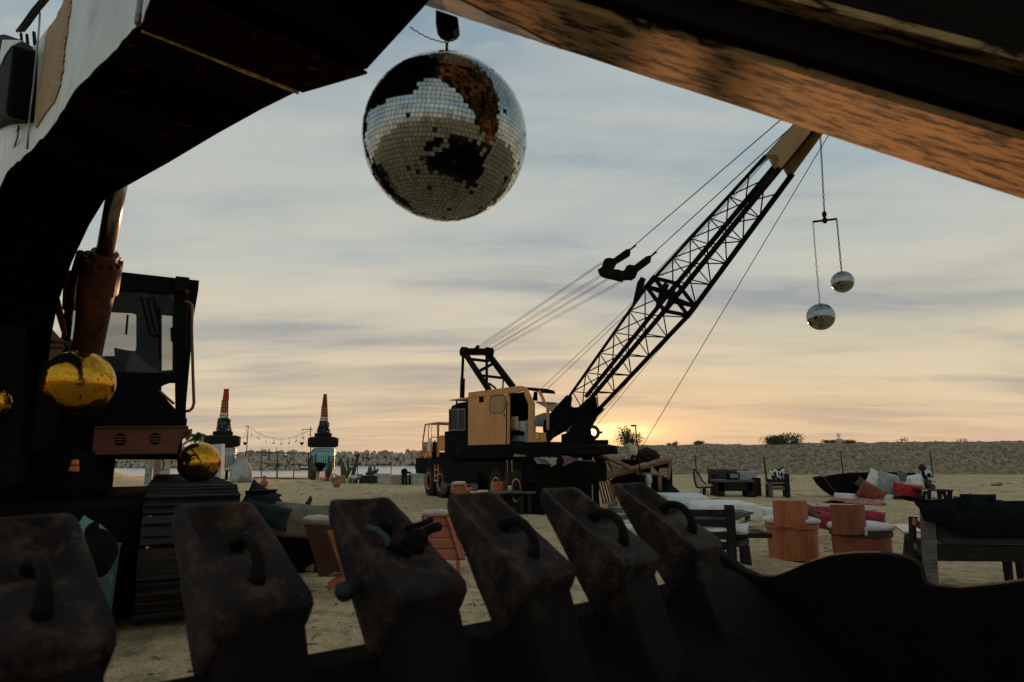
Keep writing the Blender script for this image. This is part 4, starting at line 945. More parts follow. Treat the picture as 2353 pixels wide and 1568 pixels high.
b = MB(); b.bar(gy((1470,1000),19.0), gy((1487,1115),19.0), .12); b.bar(gy((1505,1000),19.0), gy((1480,1040),19.0), .03); b.bar(gy((1425,1085),18.4), gy((1330,1200),18.0), .04); b.bar(gy((1400,1085),18.4), gy((1365,1140),18.0), .04); b.build('deck_prop', black, CR)
# ropes
gp = [(415,955),(430,960),(440,965),(460,970),(505,975),(510,980),(525,990),(530,1000)]; bp = [(1387,293),(1387,305),(1390,385),(1398,396),(1450,408),(1462,414),(1580,415),(1600,420)]
for k, (g_, q) in enumerate(zip(gp, bp)): MB().tube(at(z7(*g_), 22.0+k*.08), at(z7(*q), 16.9+k*.05), .0075, n=5).build('luffing_rope', ropem, CR)
TL, TR_ = BP(END-.1,-1.25,1.0), BP(END-.1,1.25,1.0)
b1, b2_ = at(z7(1600,198), 16.75), at(z7(1762,250), 17.2)
MB().tube(b1, TL, .012, n=6).build('pendant_rope', ropem, CR); MB().tube(b2_, TR_, .012, n=6).build('pendant_rope', ropem, CR)
b = MB()
b.prism([at(z7(*p), 16.8) for p in [(1352,350),(1385,330),(1395,290),(1415,262),(1445,256),(1478,262),(1575,192),(1602,185),(1612,205),(1605,222),(1500,285),(1482,320),(1475,345),(1520,350),(1550,360),(1565,350),(1580,320),(1605,310),(1640,316),(1735,245),(1765,238),(1776,252),(1770,272),(1672,345),(1650,395),(1620,415),(1560,412),(1540,428),(1480,412),(1400,395),(1368,375)]], V((.05,.30,0)))
b.tube(at(z7(1602,200),16.8), at(z7(1655,160),16.7), .025, n=6); b.tube(at(z7(1765,252),16.9), at(z7(1818,212),16.9), .025, n=6)
b.build('bridle_block', black, CR, bevel=.01)
def rope(name, pts, r_): return MB().path(pts, r_, 5).build(name, ropem, CR)
rope('hoist_rope', [at((1240,897), 20.3), at(z7(1640,600), 16.6), BP(J+.1,-1,1.2), BP(END-.2,-.8,.9)], .007)
rope('hoist_rope', [at((1246,905), 20.2), at(z7(1575,700), 16.4), BP(J-.8,-1,1.1)], .007)
rope('hoist_rope', [at(z6(1590,855), 18.4), BP(1.9, .9, -1.15)], .006); rope('hoist_rope', [at(z6(1610,880), 18.2), BP(2.6, 1.0, -1.2), BP(J-.3,1,-1.1)], .006)
rope('hoist_rope', [BP(T+.9,-.6,.8), BP(J+.3,-.7,.9)], .006); rope('hoist_rope', [BP(T+.9,-.75,.8), BP(J+.3,-.86,.9)], .006)
rope('load_line', [BP(END-.1, .5, -1.0), at(y2(825,1540), 19.0), at(y3(885,370), 19.3)], .009)

# hanging mobile of two mirror balls
def chain(b, p, q, link=.06, r_=.0065, jig=0.0):
    p, q = V(p), V(q); L = (q-p).length; n = max(2, int(L/link)); d = (q-p)/n; dn = d.normalized()
    u = dn.cross(V((0,1,0))).normalized(); v = dn.cross(u)
    for k in range(n):
        c_ = p+d*(k+.5); s_ = u if k % 2 else v; jj = V((rnd.uniform(-jig,jig), rnd.uniform(-jig,jig), 0))
        b.path([c_+jj+dn*math.cos(t)*link*.62+s_*math.sin(t)*link*.26 for t in [2*math.pi*i/8 for i in range(8)]], r_, 4, closed=True)
    return b
MYY = 12.0
c0 = at((1884,300), MYY); c1_ = at(z8 := y8(312,745), MYY); c1_.x = c0.x; 
bl, br = at(y8(238,765), MYY), at(y8(387,747), MYY); mid = (bl+br)/2
MBL = thing('ball_mobile', 'chain and short steel bar hung from the crane boom tip, carrying two mirror balls', 'mobile', mid)
c0 = at((1884,292), MYY); chain(MB(), c0, mid+V((0,0,.02))).build('chain', ropem, MBL)
b = MB(); b.tube(bl, br, .022, n=8); b.ball(mid, .05, 8, 6, (1,1,1.3)); b.ball(mid+V((0,0,.12)), .045, 8, 6, (1,1,1.5)); b.build('bar', black, MBL)
rb = at((1936,648), MYY); lb = at((1886,728), MYY)
chain(MB(), bl, lb+V((0,0,.27)), .055, .004, .006).build('chain', ropem, MBL); chain(MB(), br, rb+V((0,0,.22))).build('chain', ropem, MBL)
mirror_ball('mirror_ball', 'smaller and higher silver mirror ball hanging from the right end of the steel bar', rb, .205, .0125, mirror, groutm, group='mirror balls under the crane boom', seed=8, jit=.008, chips=.03)
mirror_ball('mirror_ball', 'lower and larger silver mirror ball hanging from the left end of the steel bar', lb, .253, .0125, mirror, groutm, group='mirror balls under the crane boom', seed=9, jit=.008, chips=.03)

# orange mannequin head on the front platform
hc = cF(-2.15, .35, 1.16); b = MB()
b.lathe(hc, [(.10,0),(.13,.02),(.12,.08),(.07,.13),(.065,.2),(.10,.24)], 14); b.ball(hc+V((0,0,.36)), .15, 16, 12, (.82,.95,1.15)); b.ball(hc+V((0,.02,.47)), .155, 16, 8, (1,1,.55)); b.ball(hc+V((.0,-.15,.33)), .028, 8, 6, (.8,1,1.3)); b.ball(hc+V((-.05,-.12,.37)), .02, 8, 6); b.ball(hc+V((.05,-.12,.37)), .02, 8, 6)
hd = b.build('mannequin', hair_o, smooth=True, disp=.012, dsc=9); tag(hd, 'bright orange mannequin head on the front platform of the crane truck', 'mannequin')
# ================================================================== left background
def Fp(x, Y, z=0): return V((x, Y, z))
def uprism(b, pts, Y, th, z): return b.prism([at(z(*p), Y) for p in pts], V((0, th, 0)))
def wob_z(p): return ground_h(p.x, p.y)
UP = V((0,0,1))
def gz(p): p = V(p); p.z = ground_h(p.x, p.y); return p
def lev(b, z, x0, x1, y0, y1, Y, n=20, bulge=0.0, taper=1.0):     # a round drum seen between picture bounds
    c0_ = at(z((x0+x1)/2, y1), Y); c1_ = at(z((x0+x1)/2, y0), Y); r_ = (at(z(x1, y1), Y).x-at(z(x0, y1), Y).x)/2; h = c1_.z-c0_.z
    prof = [(r_*.8,0),(r_,.06*h+.001)] + ([(r_*(1+bulge),.3*h),(r_*(1+bulge),.7*h)] if bulge else [(r_*(1+taper)/2,.5*h)]) + [(r_*taper,.94*h),(r_*taper*.8,h)]
    b.lathe(c0_, prof, n); return c0_, c1_, r_
tankm = mat('painted_turquoise_tank', (.20,.52,.52), (.16,.44,.45), .5, scale=2, c3=(.36,.30,.2), s3=3, lo3=.62, hi3=.75)
tankp = mat('faded_pale_tank', (.42,.52,.48), (.34,.44,.42), .5, scale=2, c3=(.40,.24,.12), s3=2.4, lo3=.5, hi3=.65)
strokem = mat('dark_paint_stroke', (.03,.07,.08), rough=.7)
def totem(label, Y, tank, tyre, tyre2, cone, band, ora, redd, red_mat, tmat, base_y, legsx):
    c = at(z5((tank[0]+tank[1])/2, base_y), Y); c.z = ground_h(c.x, Y)-.02
    t = thing('totem_tower', label, 'sculpture', c, 'totem towers beside the gate')
    b = MB(); c0_, c1_, r_ = lev(b, z5, tank[0], tank[1], tank[2], tank[3], Y, 32); tk = b.build('tank', tmat, t, smooth=False, bevel=.02)
    b = MB()
    for k in range(16):
        a = math.pi*(1.02+.96*k/15); p = V((c0_.x+math.cos(a)*r_*1.012, Y+math.sin(a)*r_*1.012, 0)); h = c1_.z-c0_.z
        top_ = c0_.z+h*(.60+.03*(k % 2)); bt_ = c0_.z+h*(.16+.05*math.sin(k*1.1)); b.tube(V((p.x,p.y,bt_)), V((p.x,p.y,top_)), .018, .012, 5); b.ball(V((p.x,p.y,top_+.02)), .035, 6, 4, (1,.5,1.6))
        if k % 3 == 0 or k > 9:
            for m_ in range(9): zz = bt_+m_*.07; b.tube(V((p.x-.03,p.y-.01,zz)), V((p.x+.05,p.y-.01,zz+.07)), .011, n=4)
    for k in range(40): a = math.pi*(1.0+k/39); p = V((c0_.x+math.cos(a)*r_*1.01, Y+math.sin(a)*r_*1.01, c1_.z-(c1_.z-c0_.z)*.12)); b.tube(p, p-V((0,0,.06)), .012, n=4)
    b.build('painted_strokes', strokem, tk)
    for k in range(4):
        a = math.pi/4+k*math.pi/2; p = V((c0_.x+math.cos(a)*r_*.75, Y+math.sin(a)*r_*.75, c0_.z)); MB().tube(p+V((0,0,.15)), V((p.x,p.y,c.z-.05)), .10, n=8).build('leg', black, t)
    for q in (tyre, tyre2):
        b = MB(); c0_, c1_, r_ = lev(b, z5, q[0], q[1], q[2], q[3], Y, 36, .06); h = c1_.z-c0_.z
        for k in range(44): a = 2*math.pi*k/44; m_ = rot(0,0,math.degrees(a)); b.box(V((c0_.x+math.cos(a)*r_*1.05, Y+math.sin(a)*r_*1.05, c0_.z+h*(.32 if k % 2 else .68))), (.06,.08,h*.4), m_)
        b.build('tyre', rubber, t)
    b = MB(); x0, x1, xt0, xt1, ya, yb = cone; ca, cc = at(z5((x0+x1)/2, yb), Y), at(z5((xt0+xt1)/2, ya), Y); ra, rb2 = (at(z5(x1,yb),Y).x-at(z5(x0,yb),Y).x)/2, (at(z5(xt1,ya),Y).x-at(z5(xt0,ya),Y).x)/2
    b.tube(ca, cc, ra*.75, rb2*.75, 14); r_ = random.Random(int(x0))
    for k in range(420):
        f = r_.random(); a = r_.uniform(0, 6.28); rr = (ra*(1-f)+rb2*f)*r_.uniform(.7,.98); p = ca.lerp(cc, f)+V((math.cos(a)*rr, math.sin(a)*rr, 0)); b.tube(p, p+V((math.cos(a)*.08, math.sin(a)*.08, r_.uniform(-.08,.1))), .035, .012, 4)
    b.build('bottle_cone', mat('dark_bottles', (.02,.022,.022), (.28,.32,.32), .4, scale=6, lo=.56, hi=.66), t)
    def tiers(name, q, n, m_, slots, mm):
        x0, x1, xt0, xt1, ya, yb = q
        for k in range(n):
            f0, f1 = k/n, (k+.93)/n; L = lambda f: (x0+(xt0-x0)*f, x1+(xt1-x1)*f, yb+(ya-yb)*f)
            a_, c_ = L(f0), L(f1); p0 = at(z5((a_[0]+a_[1])/2, a_[2]), Y); p1 = at(z5((c_[0]+c_[1])/2, c_[2]), Y); w_ = at(z5(a_[1], a_[2]), Y).x-at(z5(a_[0], a_[2]), Y).x; h = p1.z-p0.z
            b = MB(); b.lathe(p0, [(w_*.47,0),(w_*.50,.05*h),(w_*.50,.22*h),(w_*.47,.26*h),(w_*.47,.74*h),(w_*.51,.8*h),(w_*.51,h)], 10)
            if slots:
                pass
            o = b.build(name, m_, t)
            b = MB()
            for j in range(8): a = math.pi*(1.06+.125*j); q_ = V((p0.x+math.cos(a)*w_*.475, Y+math.sin(a)*w_*.475, p0.z+h*.5)); b.box(q_, (w_*.06,.02,h*.4), rot(0,0,math.degrees(a)+90))
            b.build('slot', mm, o)
    tiers('white_crate', band, 1, whitep, 1, black)
    tiers('orange_crate', ora, 4, orgp, 1, black)
    tiers('red_crate', redd, 6, red_mat, 1, crims)
    return t
totem('totem tower with dark red top on a bright turquoise tank, right of the gate', 44.5, (1165,1377,690,905), (1145,1404,585,685), (1205,1348,547,586), (1222,1338,1250,1322,437,550), (1248,1322,1250,1320,398,436), (1254,1322,1262,1318,296,398), (1266,1318,1282,1310,180,296), crims, tankm, 985, 0)
totem('totem tower with bright red top on a faded pale tank, left of the gate', 43.0, (240,440,682,905), (176,472,570,680), (252,412,530,570), (272,408,300,392,408,532), (304,390,306,388,358,408), (311,386,326,388,235,358), (332,392,346,392,133,235), redp, tankp, 985, 0)
# masts, lanterns, festoon lights
for (p, q, arm0, arm1, lx, lab, ll) in (((572,478),(541,985),(546,486),(578,482),540,'thin leaning mast with lantern left of the gate','dark cone lantern hanging from the left mast'), ((1160,488),(1160,985),(1075,514),(1177,512),1075,'straight mast with long cross arm right of the gate','dark cone lantern hanging from the long arm of the right mast')):
    Y = 44.2; b = MB(); a, c = at(z5(*p), Y), at(z5(*q), Y); c.z = -.1; b.tube(c, a, .035, .03, 6); m_ = c.lerp(a, .33 if p[0] < 900 else .42); b.tube(c, m_, .10, n=8); b.tube(at(z5(*arm0), Y), at(z5(*arm1), Y), .025, n=6)
    tag(b.build('mast', rust), lab, 'mast', 'masts by the gate')
    b = MB(); a = at(z5(lx, 637), Y); e = at(z5(lx+22, 637), Y).x-a.x; b.lathe(at(z5(lx, 668), Y), [(.01,0),(e,a.z-at(z5(lx,668),Y).z),(e*.9,a.z-at(z5(lx,668),Y).z+.02)], 4); tp = at(z5(lx, 500 if lx < 900 else 514), Y)
    for s_ in (-1, 1): b.tube(a+V((e*s_*.9,0,0)), a+V((0,0,.9)), .006, n=4)
    b.tube(a+V((0,0,.9)), tp, .006, n=4); tag(b.build('lantern', black), ll, 'lantern', 'cone lanterns')
b = MB(); pz = [(575,490),(640,530),(740,580),(870,603),(960,595),(1060,562),(1155,520)]
for k, off in ((0, 0), (1, 9)): b.path([at(z5(x, y+off*math.sin(math.pi*(x-575)/580)), 44.2) for x, y in pz], .006, 4)
o = b.build('light_string', black); tag(o, 'sagging string of festoon bulbs between the two masts', 'light string')
b = MB()
for x, y in ((605,525),(660,552),(678,560),(740,585),(808,600),(818,602),(880,612),(890,600),(955,605),(963,595),(1020,588),(1030,575),(1085,555),(1097,548),(1147,520)): p = at(z5(x, y), 44.2); b.tube(p+V((0,0,.06)), p-V((0,0,.18)), .006, n=4); b.lathe(p-V((0,0,.36)), [(.01,0),(.03,.04),(.03,.08),(.015,.14)], 7)
b.build('bulbs', mat('dim_bulb_glass', (.30,.24,.17), rough=.3), o)
# rusty gate
gt = thing('metal_gate', 'rusty open frame metal gate between the two masts before the water', 'gate', gz(at(z5(850,975), 44.3)))
gm = mat('gate_rust', (.07,.035,.025), (.04,.025,.02), .8, scale=8)
for (x, y0, y1, th) in ((548,724,960,.09), (706,730,968,.06), (855,733,972,.09), (1009,736,974,.06), (1142,738,978,.09)):
    a, c = at(z5(x, y0), 44.4), at(z5(x-(12 if 600 < x < 1100 else 0), y1), 44.4); MB().bar(a, V((c.x, c.y, .02)), th).build('upright', gm, gt)
for (x0, y0, x1_, y1_, th) in ((472,748,560,746,.05), (553,725,1152,740,.06), (560,822,1150,850,.04), (612,968,1150,980,.08)): MB().bar(at(z5(x0,y0), 44.36), at(z5(x1_,y1_), 44.36), th).build('rail', gm, gt)
b = MB()
for p, q in (((720,830),(845,870)), ((720,880),(845,840)), ((845,850),(990,870))): b.bar(at(z5(*p),44.42), at(z5(*q),44.42), .03)
b.ball(at(z5(848,855),44.3), .15, 10, 8, (1,.3,1)); b.build('brace', gm, gt)
# thin marine marker behind
p = at(z5(768,700), 175); q = at(z5(768,820), 175); b = MB(); b.tube(q, p, .25, n=6)
for k in range(4): b.bar(p+V((-2,0,-2.2*k-1)), p+V((2,0,-2.2*k-1)), .12)
b.tube(p+V((-2,0,.5)), p+V((-2,0,-5)), .08, n=4); b.tube(p+V((2,0,.5)), p+V((2,0,-5)), .08, n=4); tag(b.build('marker_tower', mat('green_marker', (.06,.16,.13))), 'small green marker tower on the breakwater', 'marker')
# grey plaster sculpture
Y = 38; c = gz(at(z5(520,990), Y)); b = MB(); prof = [(425,980,1000),(418,920,985),(430,870,990),(455,830,985)]
rings = []
for yy_, xa, xb in ((1003,400,618),(960,405,615),(900,408,612),(850,428,600),(815,468,575),(790,482,553),(765,490,548),(744,498,540)):
    a, d = at(z5(xa, yy_), Y), at(z5(xb, yy_), Y); r_ = (d.x-a.x)/2; m_ = (a+d)/2; rings.append([m_+V((math.cos(t)*r_, math.sin(t)*r_*.8, 0)) for t in [2*math.pi*i/20 for i in range(20)]])
rings[0] = [V((p.x, p.y, -.1)) for p in rings[0]]
b.loft(rings); tag(b.build('plaster_mound', plaster, smooth=True, disp=.10, dsc=1.2), 'tall grey plaster mound with a narrow neck left of the gate', 'sculpture')
# white wall and mosaic wall
Y = 21; a = at(z4(1612,1100), Y); b = MB(); uprism(b, [(1612,1098),(1985,1066),(1990,1400),(1600,1410)], Y, .25, z4); pts = b.v
for i, v in enumerate(b.v):
    if v.z < .9: v.z = -.1
w_ = b.build('white_wall', mat('chalky_wall', (.50,.52,.50), (.42,.44,.42), .9, scale=2, c3=(.3,.3,.28), s3=4, lo3=.6, hi3=.75)); tag(w_, 'chalky white free standing wall behind the track top gold ball', 'wall')
b = MB(); uprism(b, [(1590,1240),(1640,1090),(1665,1095),(1650,1200),(1640,1290)], Y-.05, .04, z4); b.build('mosaic_patch', mosaic, w_)
Y = 22; b = MB(); uprism(b, [(1085,200),(1568,200),(1568,560),(1075,560)], Y, .5, x2)
for v in b.v:
    if v.z < .8: v.z = -.1
    else: v.z = 1.75
w_ = b.build('mosaic_pillar', mat('green_grey_concrete', (.30,.36,.33), (.22,.27,.25), .9, scale=3)); tag(w_, 'broad concrete pillar with grey and brown pebble strips under the orange skirt', 'pillar')
for x0, x1_, m_ in ((1208,1312,mosaic), (1326,1426,mosaicb), (1430,1566,concrete)): b = MB(); b.prism([V((at(x2(x,400),Y).x, Y-.012, z)) for x, z in ((x0,0),(x1_,0),(x1_,1.74),(x0,1.74))], V((0,.01,0))); b.build('pebble_strip', m_, w_)
b = MB(); b.path([at(x2(*p), Y-.1) for p in [(1385,240),(1440,310),(1470,390),(1455,450),(1420,485)]], .02, 6); tag(b.build('cable', black, smooth=True), 'black cable drooping before the pebble strips', 'cable')
# row of half sunk tyres on the sand mound
for i, (x, y) in enumerate(((335,365),(415,395),(480,422),(545,452),(625,472))):
    Y = 34.6-i*.25; c = at(x2(x, y), Y); rr = .30-.025*i; m3 = rot(90,0,0)
    b = MB(); b.lathe(c, [(rr*.5,-.11),(rr*.9,-.12),(rr,-.07),(rr,.07),(rr*.9,.12),(rr*.5,.11),(rr*.5,-.11)], 22, m3)
    tag(b.build('half_buried_tyre', rubber, smooth=True), ['leftmost and highest tyre in the row down the sand mound', 'second tyre from the left in the row down the sand mound', 'middle tyre of the five down the sand mound', 'second lowest tyre in the row down the sand mound', 'lowest tyre at the foot of the row on the sand mound'][i], 'tyre', 'tyres set in the sand mound')
def agave(label, p, r_, n=18, m_=cactusm, seed=1):
    q = random.Random(seed); b = MB()
    for k in range(n):
        a = q.uniform(0,6.28); e = q.uniform(.2,1.1); d = V((math.cos(a)*math.cos(e), math.sin(a)*math.cos(e), math.sin(e)))*r_*q.uniform(.7,1.1); b.path([p, p+d*.5+V((0,0,.03)), p+d], .02, 4, rs=[.04*r_/.4, .03*r_/.4, .004])
    return tag(b.build('agave', m_), label, 'agave', 'spiky agaves on the left')
agave('small agave on the sand mound beside the orange marker lamp', at(x2(372,515), 33.0), .42, seed=2)
agave('larger agave at the foot of the tyre row', at(x2(705,430), 31.5), .5, 26, seed=3)
agave('agave partly behind the orange skirt, on the rocks', at(x2(780,300), 34), .6, 22, seed=4)
# palm beyond
pc_ = at(z5(75,600), 70); t = thing('palm_tree', 'small distant palm with drooping fronds behind the white wall', 'palm tree', V((pc_.x, 70, -1)))
MB().tube(V((pc_.x, 70, -1)), pc_, .16, .12, 8).build('trunk', barkm, t); b = MB(); q = random.Random(5)
for k in range(30):
    a = q.uniform(0,6.28); e = q.uniform(-.2,1.3); L = q.uniform(1.4,2.1); d = V((math.cos(a)*math.cos(e), math.sin(a)*math.cos(e), math.sin(e)))
    pts = [pc_+d*L*f-V((0,0,1.1*f*f*L*.6)) for f in (0,.25,.5,.75,1)]
    for i in range(4):
        for m_ in range(3):
            c_ = pts[i].lerp(pts[i+1], m_/3); s_ = d.cross(UP).normalized() if abs(d.z) < .95 else V((1,0,0))
            for sg in (-1, 1): b.add([c_, c_+d*.10, c_+s_*sg*.30-V((0,0,.30))+d*.12], [(0,1,2)])
b.build('crown', leafm, t)
# terracotta vases
def vase(label, z, x, ytop, ybot):
    g_ = G(z(x, ybot)); h = kz(z(x, ytop)[1], g_.y)-g_.z; g_.z = ground_h(g_.x, g_.y)-.02; k = h/1.0
    o = MB().lathe(g_, [(r*k, zz*k) for r, zz in [(.16,0),(.24,.06),(.33,.25),(.34,.42),(.26,.56),(.145,.62),(.13,.82),(.16,.93),(.165,1.0),(.14,1.0),(.11,.85)]], 26).build('terracotta_vase', terra, smooth=True); return tag(o, label, 'vase', 'tall terracotta vases')
vase('terracotta vase standing alone in front of the gate', z5, 718, 946, 1053); vase('terracotta vase in front of the cactus corner and turquoise tank', z5, 1402, 955, 1061)
# pink high chairs
def ladder_chair(label, Y, xa, xb, yt, yb, cat='high chair'):
    a, c = G(z5(xa, yb)), G(z5(xb, yb)); Y = a.y; zt = kz(z5(xa, yt)[1], Y); w = c.x-a.x; t = thing('high_chair', label, cat, V(((a.x+c.x)/2, Y, 0)), 'pale pink high chairs')
    for sx in (0, 1):
        for sy in (0, 1): MB().bar(V((a.x+w*sx, Y+sy*.5, 0)), V((a.x+w*(.2+.6*sx), Y+.1+sy*.3, zt)), .055).build('leg', pinkw, t)
    for f in (.3, .6): MB().bar(V((a.x+w*.1*f*1.0, Y, zt*f)), V((c.x-w*.1*f, Y, zt*f)), .045).build('rung', pinkw, t)
    MB().box(V(((a.x+c.x)/2, Y+.25, zt)), (w*.75, .42, .05)).build('seat', pinkw, t); return t
hc_ = ladder_chair('pale pink high chair with dark potted tray in front of the turquoise tank', 40, 1207, 1272, 890, 1006)
ladder_chair('second pale pink high chair, right of the turquoise tank legs', 40, 1335, 1398, 935, 1003)
b = MB(); c = at(z5(1250,860), hc_.location.y); b.lathe(c-V((0,0,.3)), [(.12,0),(.2,.2),(.3,.35),(.1,.4)], 14); b.ball(c+V((0,0,.1)), .28, 12, 8, (1.3,1,.5)); tag(b.build('dark_pot', black, disp=.05), 'dark wide pot on top of the pale pink high chair', 'pot')
# cacti
def cactus(label, Y, z, stems, r_, cat='cactus', m_=cactusm):
    b = MB()
    for pts in stems: b.path([at(z(*p), Y) for p in pts], r_, 8, rs=[r_]*(len(pts)-1)+[r_*.5])
    return tag(b.build('cactus', m_, smooth=True), label, cat, 'columnar cacti')
cactus('branching cactus with many thin arms in the planter right of the tank', 40.2, x4, [[(770,700),(765,560),(740,500),(745,440)],[(770,700),(780,600),(775,500)],[(772,690),(720,640),(715,500),(722,430)],[(790,690),(830,560),(820,440),(822,350)],[(790,700),(850,580),(880,530),(940,515)],[(780,680),(820,610),(850,540),(870,520)]], .085)
cactus('cluster of short upright cacti in the dark planter box', 38.5, x4, [[(1150,660),(1125,600)],[(1160,650),(1180,560),(1183,500)],[(1200,650),(1180,540)],[(1230,650),(1215,560),(1213,490)],[(1270,640),(1275,560),(1272,470)],[(1240,640),(1260,570)],[(1300,600),(1330,560),(1325,535)],[(1290,610),(1310,580)]], .075)
cactus('tall dark cactus before the left side of the turquoise tank', 41, x4, [[(270,730),(268,500),(268,270)],[(210,730),(208,345)]], .12)
cactus('dark cactus before the right side of the turquoise tank', 41, x4, [[(480,730),(490,500),(497,320)],[(500,700),(530,500),(540,400)]], .11)
b = MB(); b.tube(at(x4(890,705), 40.5), at(x4(1000,280), 40.5), .14, .10, 9); b.tube(at(x4(945,520),40.5), at(x4(985,440),40.5), .06, .04, 6); tag(b.build('leaning_log', barkm, disp=.03), 'dark bare log leaning beside the branching cactus', 'log')
# planters and seats in the cactus corner
def drum(label, xa, xb, yt, yb, m_, Yo=0.0, name='planter_tub', n=20):
    g_ = G(x4((xa+xb)/2, yb)); g_.y += Yo; Y = g_.y; r_ = (at(x4(xb,yb),Y).x-at(x4(xa,yb),Y).x)/2; zt = kz(x4(xa,yt)[1], Y); g_.z = 0
    return tag(MB().lathe(g_, [(r_*.9,0),(r_,.05),(r_*.93,zt*.5),(r_,zt*.95),(r_*.95,zt),(r_*.7,zt),(r_*.7,zt*.8)], n).build(name, m_), label, 'planter')
drum('yellow tub under the branching cactus', 640, 782, 655, 795, mat('mustard_tub', (.32,.22,.07), (.25,.17,.05), .7))
drum('dark round tub behind the terracotta vase', 540, 720, 705, 790, woodg)
def boxt(name, label, cat, z, xa, xb, yt, yb, dep, m_, gx=0):
    g0, g1_ = G(z(xa, yb)), G(z(xb, yb)); Y = g0.y; zt = kz(z(xa, yt)[1], Y); b = MB(); b.hexa([V((g0.x,Y,-.03)), V((g1_.x,Y,-.03)), V((g1_.x,Y+dep,-.03)), V((g0.x,Y+dep,-.03)), V((g0.x,Y,zt)), V((g1_.x,Y,zt)), V((g1_.x,Y+dep,zt)), V((g0.x,Y+dep,zt))])
    return tag(b.build(name, m_, bevel=.02), label, cat)
boxt('planter_box', 'black planter box holding short upright cacti', 'planter', x4, 1036, 1322, 655, 800, 1.2, mat('planter_black', (.012,.014,.016), rough=.8))
wl_ = boxt('low_wall', 'low concrete block wall left of the crane, pale coping on top', 'wall', x4, 1324, 2145, 640, 815, .5, concrete)
def onwall(name, xa, xb, yt, yb, m_, off):
    Y = G(x4(1324,815)).y-off; b = MB(); b.prism([at(x4(*p), Y) for p in ((xa,yt),(xb,yt),(xb,yb),(xa,yb))], V((0,.02,0))); return b.build(name, m_, wl_)
onwall('coping', 1285, 1560, 618, 662, mat('pale_blue_coping', (.36,.44,.44)), .04); onwall('coping', 1890, 2145, 618, 662, mat('pale_blue_coping2', (.34,.42,.42)), .04); onwall('sandstone_panel', 1564, 1750, 660, 812, mat('tan_panel', (.33,.26,.17), (.25,.2,.13), scale=5), .04)
b = MB(); Y = G(x4(1324,815)).y-.1
for x in (1758, 1812, 1880): b.bar(at(x4(x,640),Y), at(x4(x,810),Y), .09)
b.ball(at(x4(1785,590),Y), .18, 10, 8); b.bar(at(x4(1810,612),Y), at(x4(1900,606),Y), .1); b.build('iron_post', black, wl_)
def simple_seat(label, xa, xb, ys, yb, ybk, m_, mb_):
    a, c = G(x4(xa, yb)), G(x4(xb, yb)); Y = a.y; zs = kz(x4(xa,ys)[1], Y); zb = kz(x4(xa,ybk)[1], Y); t = thing('low_chair', label, 'chair', V(((a.x+c.x)/2, Y, 0)), 'low seats by the planter box'); w = c.x-a.x
    for x in (a.x+.04, c.x-.04):
        for y in (Y, Y+.5): MB().bar(V((x,y,0)), V((x,y,zs)), .08).build('leg', m_, t)
    MB().box(V(((a.x+c.x)/2, Y+.25, zs)), (w, .6, .06)).build('seat', m_, t); MB().box(V(((a.x+c.x)/2, Y+.5, (zs+zb)/2)), (w*.9, .06, zb-zs), rot(-10,0,0)).build('backrest', mb_, t); return t
simple_seat('low pale chair left of the leaning log', 825, 945, 715, 800, 650, woodg, whitep); simple_seat('low chair with tan backrest right of the leaning log', 905, 1040, 712, 790, 630, woodd, mat('tan_board', (.35,.24,.15)))
b = MB(); g_ = G(x4(460,745)); b.lathe(V((g_.x,g_.y,0)), [(.3,0),(.42,.08),(.44,.2),(.4,.22)], 16); tag(b.build('shallow_bowl', terra), 'shallow terracotta bowl between the pink high chairs', 'bowl')
for x, lab in ((986,'thin stake at the shore left of the planter box'), (1561,'thin stake at the shore behind the low wall')): p = at(x4(x,600), 49); MB_ = MB().tube(V((p.x,49,-.4)), at(x4(x,470), 49), .03, n=5); tag(MB_.build('stake', black), lab, 'stake')

# ================================================================== left lounge
sofaY = 8.9
def P3(x, y, Y): return at(x3(x, y), Y)
t = thing('daybed', 'long black low daybed left of the pale cushioned wooden chairs', 'daybed', V((P3(400,790,8.7).x, 9.2, 0)))
a, c = P3(60,790,8.7).x, P3(640,790,8.7).x
b = MB(); b.box(V(((a+c)/2, 9.2, .28)), (c-a, 1.1, .46)); b.build('base', grime, t, bevel=.02)
b = MB(); b.box(V(((a+c)/2+.1, 9.3, .54)), (c-a, .8, .10)); b.build('seat', black, t, bevel=.03)
for sx in (a+.1, c-.08): MB().box(V((sx, 8.75, .1)), (.12,.12,.2)).build('leg', grime, t)
b = MB(); b.prism([P3(*p, 8.75) for p in [(640,480),(900,500),(960,700),(1010,950),(720,960),(720,790),(640,760)]], V((0,.3,0))); tag(b.build('dark_crate', grime, bevel=.01), 'black crate between the daybed and the nearer wooden chair', 'crate')
b = MB(); b.prism([P3(*p, 8.6) for p in [(98,185),(250,178),(292,330),(98,330)]], V((0,.05,0))); tag(b.build('white_board', whitep), 'white board propped behind the dark pointed cushion', 'board')
b = MB(); b.prism([P3(*p, 6.9) for p in [(70,150),(290,148),(262,170),(298,175),(250,188),(75,188)]], V((0,.3,0))); tag(b.build('plank', grime), 'dark plank jutting out past the end of the track', 'plank')
def cush(label, z, x, y, Y, w, h, d, m_, ry=0, rx=0, rz=0, seed=1, name='cushion', grp=None, cat='cushion'):
    p = at(z(x, y), Y); m3 = rot(90+rx, 0, 0); m3 = rot(0, ry, rz) @ m3
    return cushion(name, p, (w, h, d), m3, m_, label, seed, grp, None, cat)
cush('dark grey pointed cushion leaning on the white board', x3, 200, 255, 8.4, .42, .42, .14, greend, ry=28, seed=11)
cush('dark teal cushion lying on the left of the black daybed', x3, 265, 370, 8.3, .62, .28, .2, greend, ry=14, seed=12)
